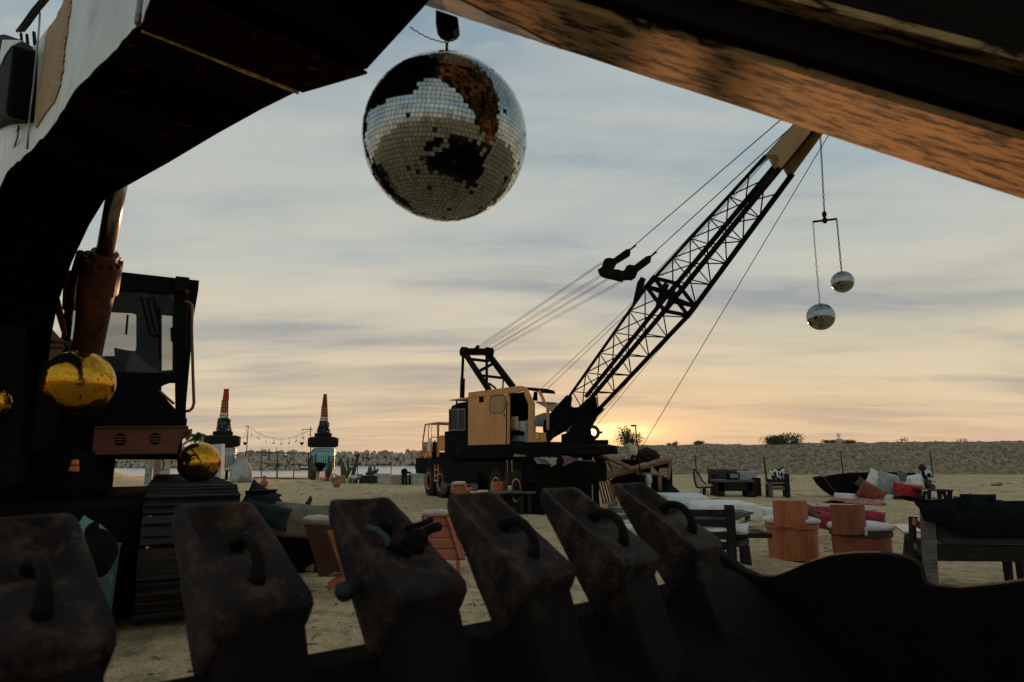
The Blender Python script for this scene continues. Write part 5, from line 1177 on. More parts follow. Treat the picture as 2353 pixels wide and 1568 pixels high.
cush('small black cushion with one corner up on the daybed', x3, 330, 330, 8.6, .34, .36, .12, darkc, ry=40, seed=13)
cush('rumpled khaki blanket cushion draped over the daybed edge', x3, 560, 430, 8.45, .95, .46, .24, khaki, ry=6, seed=14)
cush('flat khaki cushion at the far right of the daybed', x3, 800, 380, 9.1, .62, .2, .2, khaki, ry=4, seed=15)
b = MB(); g_ = P3(640,350, 9.6); b.path([P3(*p, 9.6) for p in [(640,360),(650,300),(668,260),(685,222)]], .012, 6)
for k, (x, y) in enumerate(((640,312),(655,290),(650,302),(665,268),(672,262),(680,240),(686,228),(652,280))): b.ball(P3(x, y, 9.6), .03, 8, 6, (1,1,1.6))
b.tube(P3(640,400,9.6), P3(640,352,9.6), .06, .03, 8); tag(b.build('twig_ornament', mat('dark_ornament', (.03,.03,.04), rough=.5)), 'dark knotted twig ornament standing behind the khaki blanket', 'ornament')
# wooden lounge chairs with pale cushions seen from behind
def slant_chair(label, Y, tl, tr, bl, br, z, yb_leg, legx, m_=woodo2, open_=False):
    a, c, d, e = at(z(*tl), Y+.25), at(z(*tr), Y+.25), at(z(*bl), Y), at(z(*br), Y); base = gz((d+e)/2); t = thing('lounge_chair', label, 'chair', base, 'low wooden lounge chairs')
    n = (c-a).cross(d-a).normalized(); n = n if n.y < 0 else -n
    pl = [a, c, e, d]
    if not open_:
        for k in range(4):
            f0, f1 = k/4+.006, (k+1)/4-.006; b = MB(); b.prism([a.lerp(d,f0), c.lerp(e,f0), c.lerp(e,f1), a.lerp(d,f1)], n*-.03); b.build('back_slat', m_, t, bevel=.004)
        for f in (.13, .87): MB().bar(a.lerp(c,f)+n*.02, d.lerp(e,f)+n*.02, .05, .04).build('batten', m_, t)
        for f in (.2,.8):
            q = d.lerp(e, f); MB().bar(q, V((q.x, q.y, -.02)), .05).build('leg', m_, t)
        MB().box((d+e)/2+V((0,.35,.05)), ((e-d).length, .6, .04)).build('seat', m_, t)
    b = cushion_mb((a+c)/2+V((0,.02,.035)), ((c-a).length*1.04, .16, .09), Matrix(((c-a).normalized(), V((0,1,0)), UP)).transposed(), 3); b.build('cushion', creamc, t, smooth=True)
    return t
slant_chair('wooden lounge chair showing its planked back, between the third and fourth bucket teeth', 8.5, (1728,385), (2010,385), (1775,800), (2150,800), x3, 835, 0)
slant_chair('farther wooden lounge chair with tan back, beside the front crane wheels', 14.5, (2012,100), (2150,92), (2000,160), (2195,165), x3, 200, 0)
t = slant_chair('nearer wooden lounge chair with bright orange side leg, left of the bolted tooth', 7.4, (620,440), (925,460), (700,960), (1050,985), x3, 1000, 0, open_=True)
b = MB(); b.prism([P3(*p, 7.55) for p in [(622,462),(925,478),(950,600),(1020,960),(760,960),(730,800)]], V((0,.03,0))); b.build('backrest', mat('dark_red_wood', (.09,.022,.010), (.05,.015,.008), .6, scale=5), t)
b = MB(); b.prism([P3(*p, 7.4) for p in [(842,528),(885,525),(1032,940),(1000,965)]], V((0,.05,0))); b.build('leg', woodo, t)
b = MB(); b.prism([P3(*p, 7.2) for p in [(848,1012),(1040,962),(1048,1015),(850,1095)]], V((0,.3,0))); b.build('foot_board', woodo, t)
b = MB(); b.prism([P3(*p, 7.5) for p in [(830,965),(900,918),(1000,925),(990,950),(870,968)]], V((0,.1,0))); tag(b.build('floor_cushion', khaki, bevel=.01), 'small khaki floor cushion under the nearer wooden chair', 'cushion')
bf = thing('bench_frame', 'low grey timber frame beside the farther wooden lounge chair', 'bench', gz(P3(2000,175,15.2)))
for x, y0, y1_ in ((1935,72,175), (1950,100,150)): MB().bar(P3(x,y0,15.2), P3(x,y1_,15.2), .1).build('post', woodg, bf)
MB().bar(P3(1950,95,15.2), P3(2230,92,15.4), .05).build('rail', woodg, bf); MB().bar(P3(2190,120,15.4), P3(2258,120,15.4), .15).build('end_block', woodg, bf)
# turquoise bin between tooth and undercarriage
g_ = at((226,1252), 5.4); b = MB(); zt = g_.z; b.lathe(V((g_.x, 5.4, 0)), [(.11,0),(.13,.05),(.155,zt-.02),(.165,zt),(.145,zt),(.14,zt-.1)], 28); tag(b.build('plastic_bin', teal, smooth=True), 'turquoise plastic bin behind the nearest tooth', 'bin')
cush('pale turquoise cushion tucked behind the nearest tooth', y6, 590, 400, 4.9, .22, .2, .12, mat('pale_turquoise_cloth', (.10,.19,.175)), ry=30, seed=20)
b = MB(); b.ball(at(y6(665,530), 4.6), .11, 14, 10, (1,1,1.5)); b.ball(at(y6(620,400), 4.6), .05, 10, 8, (.8,1,1.8)); tag(b.build('black_bag', black, smooth=True, disp=.02, dsc=8), 'black bag slumped against the turquoise bin', 'bag')
# ================================================================== middle: table and shack
def X5(x, y, Y): return at(x5(x, y), Y)
Y = G(x5(735,1195)).y; zt = kz(x5(0,850)[1], Y)
t = thing('low_table', 'low dark wooden table in front of the rear crane wheels', 'table', V((X5(600,900,Y).x, Y, 0)))
b = MB(); xa, xb = X5(200,850,Y).x, X5(950,850,Y).x; b.hexa([V((xa,Y-.1,zt-.05)), V((xb,Y-.05,zt-.05)), V((xb,Y+.9,zt-.05)), V((xa+.1,Y+.9,zt-.05)), V((xa,Y-.1,zt)), V((xb,Y-.05,zt)), V((xb,Y+.9,zt)), V((xa+.1,Y+.9,zt))]); b.build('tabletop', woodg, t, bevel=.006)
for x0, x1_ in ((705,765), (822,885)): MB().hexa([V((X5(x,900,Y).x, Y+yy, z)) for z in (-.02, zt-.05) for x, yy in ((x0,0),(x1_,0),(x1_,.12),(x0,.12))]).build('leg', woodd, t)
b = MB(); b.hexa([V((X5(x,900,Y).x, Y+yy, z)) for z in (-.02, zt-.05) for x, yy in ((455,.3),(595,.3),(595,.4),(455,.4))]); b.build('leg', woodd, t)
c = X5(368,850,Y+.35); c.z = zt; h = kz(x5(0,690)[1], Y+.35)-zt; r_ = (X5(470,700,Y+.3).x-X5(270,700,Y+.3).x)/2
b = MB(); b.lathe(c, [(r_*.86,0),(r_*.9,.02),(r_,h),(r_*.92,h),(r_*.8,.04)], 24); o = b.build('wooden_bucket', woodo); tag(o, 'orange wooden stave bucket on the low table before the crane wheel', 'bucket')
b = MB(); b.path([c+V((math.cos(a)*r_, 0, h*.9+math.sin(a)*r_*1.1)) for a in [math.pi*k/12 for k in range(13)]], .006, 5); b.build('handle', black, o)
c = X5(548,850,Y+.2); c.z = zt; h = kz(x5(0,722)[1], Y+.2)-zt; r_ = (X5(585,800,Y+.2).x-X5(510,800,Y+.2).x)/2
o = tag(MB().lathe(c, [(r_*.9,0),(r_,.02),(r_,h*.62),(r_*.8,h*.72),(r_*.8,h*.76)], 20).build('glass_jar', brass, smooth=True), 'small glass jar with dark lid on the low table', 'jar')
MB().lathe(c, [(r_*.85,h*.76),(r_*.88,h*.96),(r_*.7,h)], 18).build('lid', black, o)
c = X5(820,848,Y+.4); c.z = zt; tag(MB().lathe(c, [(.05,0),(.065,.05),(.06,.12),(.05,.12)], 14).build('tumbler', mat('dull_glass', (.12,.12,.11), rough=.2), smooth=True), 'dull glass tumbler at the right end of the low table', 'glass')
b = MB(); b.prism([X5(*p, Y+1.1) for p in [(470,560),(600,555),(620,700),(700,850),(480,850)]], V((0,.35,0))); 
for v in b.v:
    if v.z < zt+.05: v.z = 0
tag(b.build('red_seat_back', mat('dull_red_leather', (.10,.018,.012), (.06,.012,.01), .5), bevel=.02), 'dull red leather seat back standing behind the low table', 'seat')
g_ = G(x5(420,1075)); tag(MB().lathe(V((g_.x,g_.y,0)), [(.08,0),(.15,.05),(.17,.13),(.15,.13),(.1,.04)], 18).build('white_bowl', white, smooth=True), 'white bowl on the sand left of the low table', 'bowl')
# black scrap bar behind, with sheets on it
SY_ = 17.6
t = thing('scrap_counter', 'long black counter of scrap body panels under the crane boom', 'counter', V((X5(1300,1000,SY_).x, SY_, 0)))
b = MB(); tp_ = [(735,320),(930,330),(1000,420),(1200,450),(1300,440),(1560,375),(1870,372),(1900,500),(1940,700),(1960,1010),(1100,1025),(1000,1030),(730,1010)]
b.prism([X5(*p, SY_) for p in tp_], V((0,1.2,0)))
for v in b.v:
    if v.z < .4: v.z = -.02
b.build('body', grime, t, bevel=.02)
b = MB(); uprism(b, [(1560,352),(1868,360),(1872,376),(1560,372)], SY_-.02, 1.2, x5); b.build('top_board', woodg, t)
b = MB(); b.tube(X5(1838,745,17.3), X5(1845,1000,17.3), .015, n=6); tag(b.build('thin_pole', blueg), 'thin pale pole leaning on the black counter', 'pole')
def sheet(name, label, pts, Y, m_, cat, z=x5, amp=.05, dep=.6):
    b = MB(); n = len(pts); top_ = [at(z(*p), Y) for p in pts]; b.prism([p+V((0, amp*math.sin(i*2.1), 0)) for i, p in enumerate(top_)], V((0,.03,0))); return tag(b.build(name, m_), label, cat)
sheet('tin_sheet', 'bent blue grey metal sheet on the left of the black counter', [(915,320),(1140,305),(1150,350),(1195,440),(1120,420),(980,415),(940,370)], 17.4, mat('blue_grey_tin', (.20,.24,.26), (.13,.15,.16), .5, .3, scale=5), 'metal sheet')
sheet('canvas_sack', 'beige canvas sack hanging over the front of the black counter', [(1090,325),(1200,320),(1360,318),(1345,400),(1300,430),(1262,428),(1205,466),(1180,460),(1200,430),(1140,370)], 17.2, netm, 'sack')
sheet('mauve_cloth', 'creased mauve cloth spilling off the black counter', [(1340,290),(1450,285),(1560,320),(1640,350),(1560,375),(1420,440),(1330,490),(1305,500),(1340,440)], 17.3, mat('mauve_cloth', (.20,.12,.13), (.10,.06,.07), .9, scale=4, stretch=(1,1,4)), 'cloth')
sheet('rope_heap', 'coiled yellow rope heaped on the crane deck edge', [(595,300),(620,262),(700,258),(760,275),(820,285),(850,300),(720,312)], 18.2, mat('straw_rope', (.30,.25,.12), (.15,.12,.06), .9, scale=12), 'rope')
b = MB(); b.ball(X5(860,300,17.7), .12, 12, 8, (1,1,.7)); b.ball(X5(1340,380,17.0), .10, 10, 8, (.8,1,2.0)); b.ball(X5(1752,310,18.0), .14, 12, 8, (1.1,1,1.0)); tag(b.build('black_bundles', black, disp=.04, dsc=6), 'dark round bundles lying on the black counter', 'bundle')
b = MB(); q = random.Random(4)
for k in range(9): b.bar(X5(q.uniform(1120,1560), q.uniform(300,340), 17.5), X5(q.uniform(1120,1560), q.uniform(320,420), 17.6), .03)
tag(b.build('scrap_rods', rust), 'rusty rods tangled on the black counter', 'scrap')
# bamboo shack
def Y3(x, y, Y): return at(y3(x, y), Y)
KY = 19.6
SH = thing('bamboo_shack', 'collapsed bamboo shack of crossed poles and slatted panels behind the last teeth', 'shack', V((Y3(800,1000,KY).x, KY, 0)))
def pole(p, q, Y0, Y1, r_, m_=bamboo, name='pole'):
    a, c = Y3(*p, Y0), Y3(*q, Y1); n = 7; pts = [a.lerp(c, k/n) for k in range(n+1)]; return MB().path(pts, r_, 8, rs=[r_*(1+.10*math.sin(k*2.3)) for k in range(n+1)]).build(name, m_, SH, smooth=True)
pole((230,372),(790,610), 19.2, 19.0, .060); pole((440,470),(740,600), 19.4, 19.1, .04)
pole((310,752),(1345,455), 18.9, 19.6, .065); pole((318,776),(1340,492), 19.0, 19.7, .05); pole((400,690),(720,600), 19.0, 19.1, .045)
pole((930,690),(1185,692), 19.5, 19.5, .045); pole((1172,655),(1190,930), 19.6, 19.6, .055); pole((1330,480),(1300,760), 19.8, 19.7, .05); pole((845,640),(905,690), 19.3, 19.2, .05); pole((905,600),(925,760), 19.2, 19.2, .03, woodd)
b = MB(); uprism(b, [(215,368),(280,362),(470,470),(390,545),(290,520)], KY-.1, .08, y3); b.build('torn_panel', grime, SH)
for x0, x1_ in ((340,400),(375,440),(412,455),(445,520),(480,540),(530,575),(565,605),(595,630),(620,650)): 
    yt_ = 530-(x0-340)*.15 if x0 < 440 else 500+(x0-445)*.55; yb_ = 690-(x1_-400)*.30; MB().bar(Y3(x0, yt_, KY-.2), Y3(x1_, yb_, KY-.3), .055, .03).build('slat', bamboo, SH)
for k in range(5): MB().bar(Y3(325+k*36, 790-k*9, KY-.3), Y3(400+k*42, 1100-k*2, KY-.2), .055, .03).build('slat', bamboo, SH)
for k in range(11): MB().bar(Y3(470+k*4, 830+k*24, KY-.1), Y3(560+k*3, 838+k*24, KY-.1), .05, .03).build('slat', bamboor, SH)
for k in range(5): MB().bar(Y3(1190, 620+k*28, KY+.9), Y3(1290, 622+k*27, KY+.9), .05, .03).build('slat', bamboor, SH)
b = MB(); uprism(b, [(640,480),(900,480),(900,600),(1050,560),(1060,660),(1160,690),(1170,980),(600,980),(560,1000),(480,780),(700,640)], KY+1.0, .1, y3); uprism(b, [(1060,560),(1320,480),(1320,620),(1290,600),(1190,600),(1160,660)], KY+1.1, .1, y3); uprism(b, [(1190,690),(1300,740),(1330,560),(1350,500),(1360,830),(1350,980),(1190,970)], KY+1.05, .1, y3)
b.build('dark_wall', grime, SH)
b = MB(); uprism(b, [(1330,800),(1350,830),(1460,930),(1440,985),(1200,985),(1180,930),(1300,940)], KY-.3, .5, y3); b.build('skid', woodd, SH)
sheet('tarp', 'small blue grey tarp corner behind the bamboo poles', [(505,470),(590,465),(670,520),(620,525),(570,505)], 20.4, mat('blue_tarp', (.16,.2,.22)), 'tarp', y3)
b = MB(); 
rr_ = []
for y, xa, xb in ((425,745,850),(395,740,872),(340,735,880),(300,722,876),(285,718,808),(265,745,790)):
    a, c_ = Y3(xa, y, 19.0), Y3(xb, y, 19.0); m_ = (a+c_)/2; r_ = (c_.x-a.x)/2; rr_.append([m_+V((math.cos(t_)*r_, math.sin(t_)*r_, .02*math.sin(t_*3))) for t_ in [2*math.pi*i/18 for i in range(18)]])
b.loft(rr_); tag(b.build('lampshade', mat('cream_shade', (.55,.52,.42), (.45,.42,.33), .9), smooth=True, disp=.03, dsc=3), 'crumpled cream lampshade on top of the bamboo shack', 'lampshade')
b = MB(); b.path([Y3(*p, 19.0) for p in [(905,760),(895,500),(890,380),(850,140),(848,0)]], .018, 6); b.path([Y3(*p, 19.0) for p in [(880,390),(800,455),(785,480)]], .05, 6); b.ball(Y3(815,12,19.0), .045, 8, 6, (2.2,1,.6)); b.path([Y3(*p, 19.0) for p in [(935,190),(965,190),(975,200)]], .01, 5); b.path([Y3(*p, 19.0) for p in [(885,400),(930,390),(1000,420)]], .02, 5); tag(b.build('dry_stalk', woodd), 'thin dry stalk rising out of the bamboo shack', 'stalk')
b = MB(); b.path([Y3(*p, 20.2) for p in [(880,520),(920,450),(1010,420),(1100,450),(1180,480)]], .22, 8, rs=[.1,.2,.26,.2,.08]); tag(b.build('brush_heap', woodd, disp=.06, dsc=3), 'dark brushwood heaped behind the bamboo shack', 'brushwood')
b = MB(); c = Y3(1027,765,18.9); b.ball(c, .115, 16, 12, (.85,.9,1.4)); b.tube(c-V((0,0,.35)), c-V((0,0,.1)), .06, .05, 10); tag(b.build('mannequin_bust', mat('cream_plaster', (.50,.44,.32)), smooth=True), 'smooth cream plaster head inside the bamboo shack', 'head')
for k, (pts, Yk, lab) in enumerate((([(470,1110),(530,1105),(535,1215),(470,1205)], 12.5, 'upright grey timber offcut left of the sixth tooth'), ([(545,1090),(595,1060),(600,1130),(550,1140)], 12.6, 'small upright timber stub beside the slatted panel'), ([(535,1160),(670,1160),(665,1225),(540,1225)], 12.4, 'short dark timber block between the last two teeth'), ([(590,1262),(720,1262),(748,1330),(640,1350),(600,1300)], 11.5, 'flat grey timber offcut lowest between the last two teeth'))):
    b = MB(); uprism(b, pts, Yk, .15, y3); tag(b.build('timber_offcut', woodg), lab, 'timber', 'grey timber offcuts by the last teeth')
cush('small white cushion between the fifth and sixth teeth', y3, 765, 1440, 9.5, .22, .12, .1, white, seed=31)
cush('small cream cushion showing between the fifth and sixth teeth', y3, 680, 1410, 9.6, .16, .18, .1, creamc, seed=32)

# ================================================================== right: lounge
def A4(x, y, Y): return at(y4(x, y), Y)
def A5(x, y, Y): return at(y5(x, y), Y)
def A6(x, y, Y): return at(x6(x, y), Y)
def legs(t, z, xs_, yb, Y, th, zt, m_, dy=.5):
    for x in xs_:
        p = at(z(x, yb), Y); MB().box(V((p.x, Y, zt/2)), (th, th, zt+.02)).build('leg', m_, t)
# swivel chair
Y = G(y4(330,672)).y; t = thing('swivel_chair', 'curvy cream chair on a scrolled iron foot beside the dark bench', 'chair', V((A4(330,672,Y).x, Y, 0)))
b = MB(); b.prism([A4(*p, Y-.15) for p in [(232,368),(250,400),(275,450),(300,500),(330,530),(350,540),(320,545),(275,540),(255,500),(240,440),(228,400)]], V((0,.45,0))); b.build('backrest', creamc, t, bevel=.02)
b = MB(); b.path([A4(*p, Y-.18) for p in [(222,362),(212,372),(215,420),(225,500),(245,560),(262,578)]], .035, 6); b.path([A4(*p, Y-.18) for p in [(228,365),(262,410),(285,440),(310,495),(355,532)]], .03, 6); b.path([A4(*p, Y-.18) for p in [(250,575),(330,575),(436,568)]], .03, 6); b.build('frame', woodd, t)
b = MB(); b.prism([A4(*p, Y-.2) for p in [(270,545),(330,535),(430,535),(438,565),(280,572)]], V((0,.5,0))); b.build('seat', creamc, t, bevel=.02)
b = MB(); b.tube(A4(333,575,Y), A4(333,655,Y), .045, .06, 8)
for sx in (-1, 1):
    for (cx, cy, rr, a0, a1) in ((32,600,14,-60,250), (30,640,18,60,-240), (62,655,20,120,-60)):
        b.path([A4(333+sx*(cx+rr*math.cos(R(a0+(a1-a0)*k/9))), cy+rr*math.sin(R(a0+(a1-a0)*k/9)), Y) for k in range(10)], .013, 5)
b.build('scroll_foot', black, t)
# dark bench and table
Y = G(y4(450,670)).y+.3; t = thing('dark_bench', 'heavy dark timber bench behind the low plank table', 'bench', V((A4(690,670,Y).x, Y, 0)))
for xa, xb, yt_ in ((415,470,420), (895,968,462)): b = MB(); p0, p1 = A4(xa,600,Y), A4(xb,600,Y); b.box(V(((p0.x+p1.x)/2, Y, kz(y4(0,yt_)[1],Y)/2)), (p1.x-p0.x, .35, kz(y4(0,yt_)[1],Y))); b.build('end_post', woodd, t, bevel=.01)
b = MB(); b.box(V((A4(690,600,Y).x, Y+.35, .42)), (A4(940,600,Y).x-A4(440,600,Y).x, .7, .1)); b.build('seat', woodd, t); b = MB(); b.box(V((A4(690,600,Y).x, Y+.7, .7)), (A4(920,600,Y).x-A4(440,600,Y).x, .08, .5)); b.build('backrest', woodd, t)
b = MB(); uprism(b, [(895,405),(922,405),(920,470),(893,470)], Y+.3, .1, y4); b.build('post_tip', woodg, t)
cush('dark net cushion at the left of the dark bench', y4, 480, 440, Y+.25, .78, .55, .3, mat('dark_brown_net', (.05,.035,.025), (.025,.018,.014), .95, scale=12), seed=41); cush('red and black cushion on the dark bench behind the lantern box', y4, 610, 440, Y+.28, .78, .55, .3, mat('red_black_cloth', (.22,.025,.02), (.03,.015,.012), .95, scale=4, lo=.45, hi=.5), seed=42); cush('grey cushion at the right of the dark bench', y4, 820, 450, Y+.25, .85, .5, .3, greyc, seed=43); cush('pale cushion half hidden behind the yellow bottle', y4, 710, 440, Y+.45, .5, .4, .2, white, seed=44)
Y2_ = G(y4(540,684)).y-.2; t = thing('plank_table', 'low plank table with wide dark legs in front of the dark bench', 'table', V((A4(700,684,Y2_).x, Y2_, 0)))
p0, p1 = A4(480,600,Y2_).x, A4(905,600,Y2_).x; zt = kz(y4(0,498)[1], Y2_)
b = MB(); b.box(V(((p0+p1)/2, Y2_+.35, zt)), (p1-p0, .8, .08)); b.build('tabletop', woodg, t, bevel=.01); b = MB(); b.box(V(((p0+p1)/2, Y2_+.05, zt-.2)), (p1-p0-.1, .1, .32)); b.build('apron', woodd, t)
for xa, xb in ((495,568),(828,925)): q0, q1 = A4(xa,600,Y2_).x, A4(xb,600,Y2_).x; MB().box(V(((q0+q1)/2, Y2_+.3, zt/2-.02)), (q1-q0, .6, zt)).build('leg', woodd, t)
c = A4(682,490,Y2_); c.z = zt+.04; b = MB(); b.box(c+V((0,.2,.13)), (.42,.3,.26)); o = b.build('lantern_box', black, bevel=.02); tag(o, 'black box with a pale green pane on the plank table', 'box'); MB().box(c+V((0,.045,.14)), (.30,.01,.15)).build('pane', mat('pale_green_pane', (.12,.26,.24)), o)
c = A4(742,490,Y2_); c.z = zt+.04; tag(MB().lathe(c+V((0,.2,0)), [(.05,0),(.06,.02),(.055,.2),(.02,.28),(.02,.36)], 12).build('yellow_bottle', mat('yellow_glass', (.45,.28,.04), rough=.3), smooth=True), 'yellow bottle beside the black box on the plank table', 'bottle')
# single seat with patterned cushion
Y = G(y4(1085,688)).y; t = thing('timber_armchair', 'grey timber armchair holding the black and white patterned cushion', 'chair', V((A4(1170,688,Y).x, Y, 0)))
for xa, xb, yt_, dy_ in ((1070,1108,515,0), (1262,1306,415,.1), (1040,1068,465,.6), (1235,1262,560,.6)):
    q0, q1 = A4(xa,600,Y+dy_).x, A4(xb,600,Y+dy_).x; h = kz(y4(0,yt_)[1], Y+dy_); MB().box(V(((q0+q1)/2, Y+dy_, h/2)), (max(.1,q1-q0), .12, h)).build('leg', woodg if xa == 1070 else woodd, t)
for y0, y1_, m_ in ((478,512,woodd), (568,600,woodg), (530,560,woodd)): uprism(bb := MB(), [(1045,y0),(1258,y0),(1258,y1_),(1045,y1_)], Y+.1, .08, y4); bb.build('rail', m_, t)
cush('black and white star patterned cushion on the timber armchair', y4, 1180, 435, Y+.3, .62, .55, .22, patt, ry=-14, seed=45); cush('white folded cushion under the patterned cushion', y4, 1150, 520, Y+.35, .85, .26, .25, white, seed=46)
# white daybeds on the sand
def mattress(label, z, pts, Y, dep, m_=white, grp='white mattresses on the sand', name='mattress', disp=.03, puff=.05):
    a = [at(z(*p), Y) for p in pts]
    for v in a:
        if v.z < .12: v.z = 0
    b = MB(); N_ = 5
    b.loft([[p.lerp(sum(a, V((0,0,0)))/len(a), .16*(1-math.sin(math.pi*(.08+.84*k/N_))**.4))+V((0, dep*k/N_, 0)) for p in a] for k in range(N_+1)])
    o = b.build(name, m_, smooth=True, disp=disp, dsc=3.5); o.modifiers.new('b', 'BEVEL').width = puff; o.modifiers['b'].segments = 4; o.modifiers['b'].angle_limit = R(25); return tag(o, label, 'mattress', grp)
mattress('white corner mattress nearest the bamboo shack', y4, [(-100,665),(330,665),(370,655),(400,700),(420,765),(300,770),(300,820),(-100,825)], 17.5, 1.6)
mattress('grey green lower cushion under the white corner mattress', y4, [(-60,740),(290,735),(310,820),(-60,825)], 16.9, .5, mat('green_white_cloth', (.48,.56,.52), (.4,.48,.44), .9))  # greener, duller cloth tone than the white mattress
mattress('long white mattress behind the timber bench', y4, [(312,800),(400,765),(700,755),(850,752),(990,765),(1010,830),(1035,900),(1020,965),(960,985),(870,955),(330,950)], 13.2, 1.3)
mattress('white cushion between the long mattress and the left barrel chair', y4, [(1005,810),(1145,805),(1160,930),(1040,940)], 13.9, .7, grp='white mattresses on the sand')
# timber bench (near) with side table
Y = 8.7
t = thing('timber_bench', 'dark weathered timber bench seen from behind, right of the last tooth', 'bench', V((A4(500,1430,Y).x, Y, 0)))
def seg4(name, pts, Y, th, m_): b = MB(); uprism(b, pts, Y, th, y4); return b.build(name, m_, t, bevel=.006)
seg4('back_rail', [(100,825),(600,828),(600,912),(120,905)], Y, .06, woodd); seg4('back_rail', [(150,938),(600,938),(600,1022),(190,1015)], Y, .06, woodd); seg4('back_rail', [(300,1075),(600,1075),(610,1170),(300,1160)], Y, .06, woodd); seg4('lower_rail', [(480,1190),(640,1200),(640,1290),(480,1280)], Y, .06, woodd)
seg4('back_post', [(585,775),(678,778),(690,900),(712,1430),(625,1430),(610,1200),(592,900)], Y-.02, .10, woodd)
seg4('arm_side', [(700,900),(835,860),(850,890),(700,950)], Y+.15, .35, woodg); seg4('arm_rail', [(712,1040),(745,1020),(745,1120),(712,1130)], Y+.2, .05, woodg); seg4('arm_rail', [(715,1180),(830,1150),(850,1170),(850,1225),(730,1260)], Y+.2, .30, woodg); seg4('front_leg', [(745,985),(825,960),(835,1150),(750,1155)], Y+.3, .10, woodd); seg4('front_leg', [(765,1260),(852,1235),(882,1465),(780,1450)], Y-.1, .12, woodd)
b = MB(); b.box(V((A4(430,1020,Y).x, Y+.35, .44)), (1.6,.5,.06)); b.build('seat', woodd, t)
cush('white seat cushion on the timber bench', y4, 480, 1045, Y+.2, .9, .16, .4, white, seed=47)
b = MB(); uprism(b, [(680,852),(905,858),(905,872),(700,925),(690,900)], Y+.25, .5, y4); uprism(b, [(822,880),(862,880),(862,960),(825,960)], Y+.2, .1, y4); tag(b.build('plank_board', woodg, bevel=.006), 'grey plank top jutting right of the timber bench post', 'plank')
b = MB(); uprism(b, [(200,912),(590,908),(590,936),(240,938)], Y+.9, .6, y4); tag(b.build('pallet', woodg), 'grey pallet seen between the rails of the timber bench', 'pallet')
# barrel chairs
def barrel_chair(label, z, back, base, ytop, yseat, yrim, ybot, m_, mrim, cx_shift=0.0):
    g_ = G(z((base[0]+base[1])/2, ybot)); Rb = (at(z(base[1], yrim), g_.y).x-at(z(base[0], yrim), g_.y).x)/2; g_ = V((at(z((base[0]+base[1])/2, yrim), g_.y+Rb).x, g_.y+Rb, 0)); Rb *= 1.03; Yc = g_.y; t = thing('barrel_chair', label, 'chair', g_, 'round orange barrel chairs')
    zs = kz(z(0,yseat)[1], Yc-Rb); zt = kz(z(0,ytop)[1], Yc-Rb); zr = kz(z(0,yrim)[1], Yc-Rb)
    MB().lathe(g_, [(Rb*.90,-.02),(Rb*.93,zr-.03),(Rb*.93,zr)], 48).build('base', m_, t)
    MB().lathe(V((g_.x,g_.y,zr)), [(Rb*.98,0),(Rb*1.0,.01),(Rb*1.0,zs-zr),(Rb*.9,zs-zr+.004)], 48).build('rim', mrim, t)
    bw = (at(z(back[1], ytop), Yc-Rb).x-at(z(back[0], ytop), Yc-Rb).x)/2; bx = at(z((back[0]+back[1])/2, ytop), Yc-Rb).x; rr = Rb*1.01; b = MB(); outs = []
    amax = math.asin(min(.98, bw/rr)); n = 20; cxb = bx
    ring = lambda r_, z_: [V((cxb+math.sin(a)*r_, g_.y-math.cos(a)*r_, z_)) for a in [-amax+2*amax*k/n for k in range(n+1)]]
    lo, li, ho, hi_ = ring(rr, zs-.02), ring(rr-.035, zs-.02), ring(rr, zt), ring(rr-.035, zt)
    b.loft([lo, ho, hi_, li, lo], closed=False, cap=False); b.add([lo[0],ho[0],hi_[0],li[0]], [(0,1,2,3)]); b.add([lo[-1],ho[-1],hi_[-1],li[-1]], [(0,1,2,3)])
    b.build('backrest', m_, t)
    b = MB(); b.ball(V((g_.x, g_.y, zs+.05)), Rb*1.0, 32, 12, (1.0,.9,.17), pw=.7); b.build('cushion', mat('pinkish_white_cushion_'+str(len(MATS)), (.62,.54,.50), (.54,.46,.43), .9, scale=4), t, smooth=True, disp=.01, dsc=6)
    return g_, Rb, zs, zt
gA, RA, zsA, ztA = barrel_chair('orange barrel chair with the brown dog on it, left of the pair', y4, (1138,1537), (1040,1625), 722, 1012, 1062, 1400, woodo, woodo)
woodr = mat('red_brown_wood', (.24,.062,.022), (.17,.042,.016), .55, scale=7, stretch=(3,3,.25), c3=(.10,.03,.012), s3=3, bump=.12)
gB, RB_, zsB, ztB = barrel_chair('darker barrel chair with dark rim, right of the pair', y5, (193,528), (187,750), 652, 925, 975, 1290, woodr, mat('dark_rim_wood', (.05,.022,.012), (.03,.014,.009), .6))
b = MB(); b.prism([A5(*p, gB.y-RB_-.02) for p in [(510,898),(532,896),(534,945),(512,947)]], V((0,.02,0))); tag(b.build('tag_card', mat('pale_teal_card', (.35,.5,.45))), 'small pale card tucked into the darker barrel chair', 'card')
# dog sitting on the left barrel chair
dc_ = V((gA.x+.05, gA.y+.03, zsA+.09))
D = thing('dog', 'brown dog sitting on the orange barrel chair, head hanging out to the right', 'dog', dc_)
def skin(name, verts, edges, rad, m_, parent, sub=2):
    wl = WL[parent.as_pointer()]; me = bpy.data.meshes.new(name); me.from_pydata([tuple(V(v)-wl) for v in verts], edges, []); me.materials.append(m_); o = bpy.data.objects.new(name, me); C.objects.link(o); o.parent = parent
    sk_ = o.modifiers.new('s', 'SKIN'); sk_.use_smooth_shade = True
    for i, r_ in enumerate(rad): me.skin_vertices[0].data[i].radius = (r_, r_)
    me.skin_vertices[0].data[0].use_root = True; o.modifiers.new('u', 'SUBSURF').levels = sub; o.modifiers['u'].render_levels = sub; return o
hp = A4(1575,845, gA.y+.02); hn = A4(1630,862, gA.y-.02); sh = dc_+V((.12,0,.17))
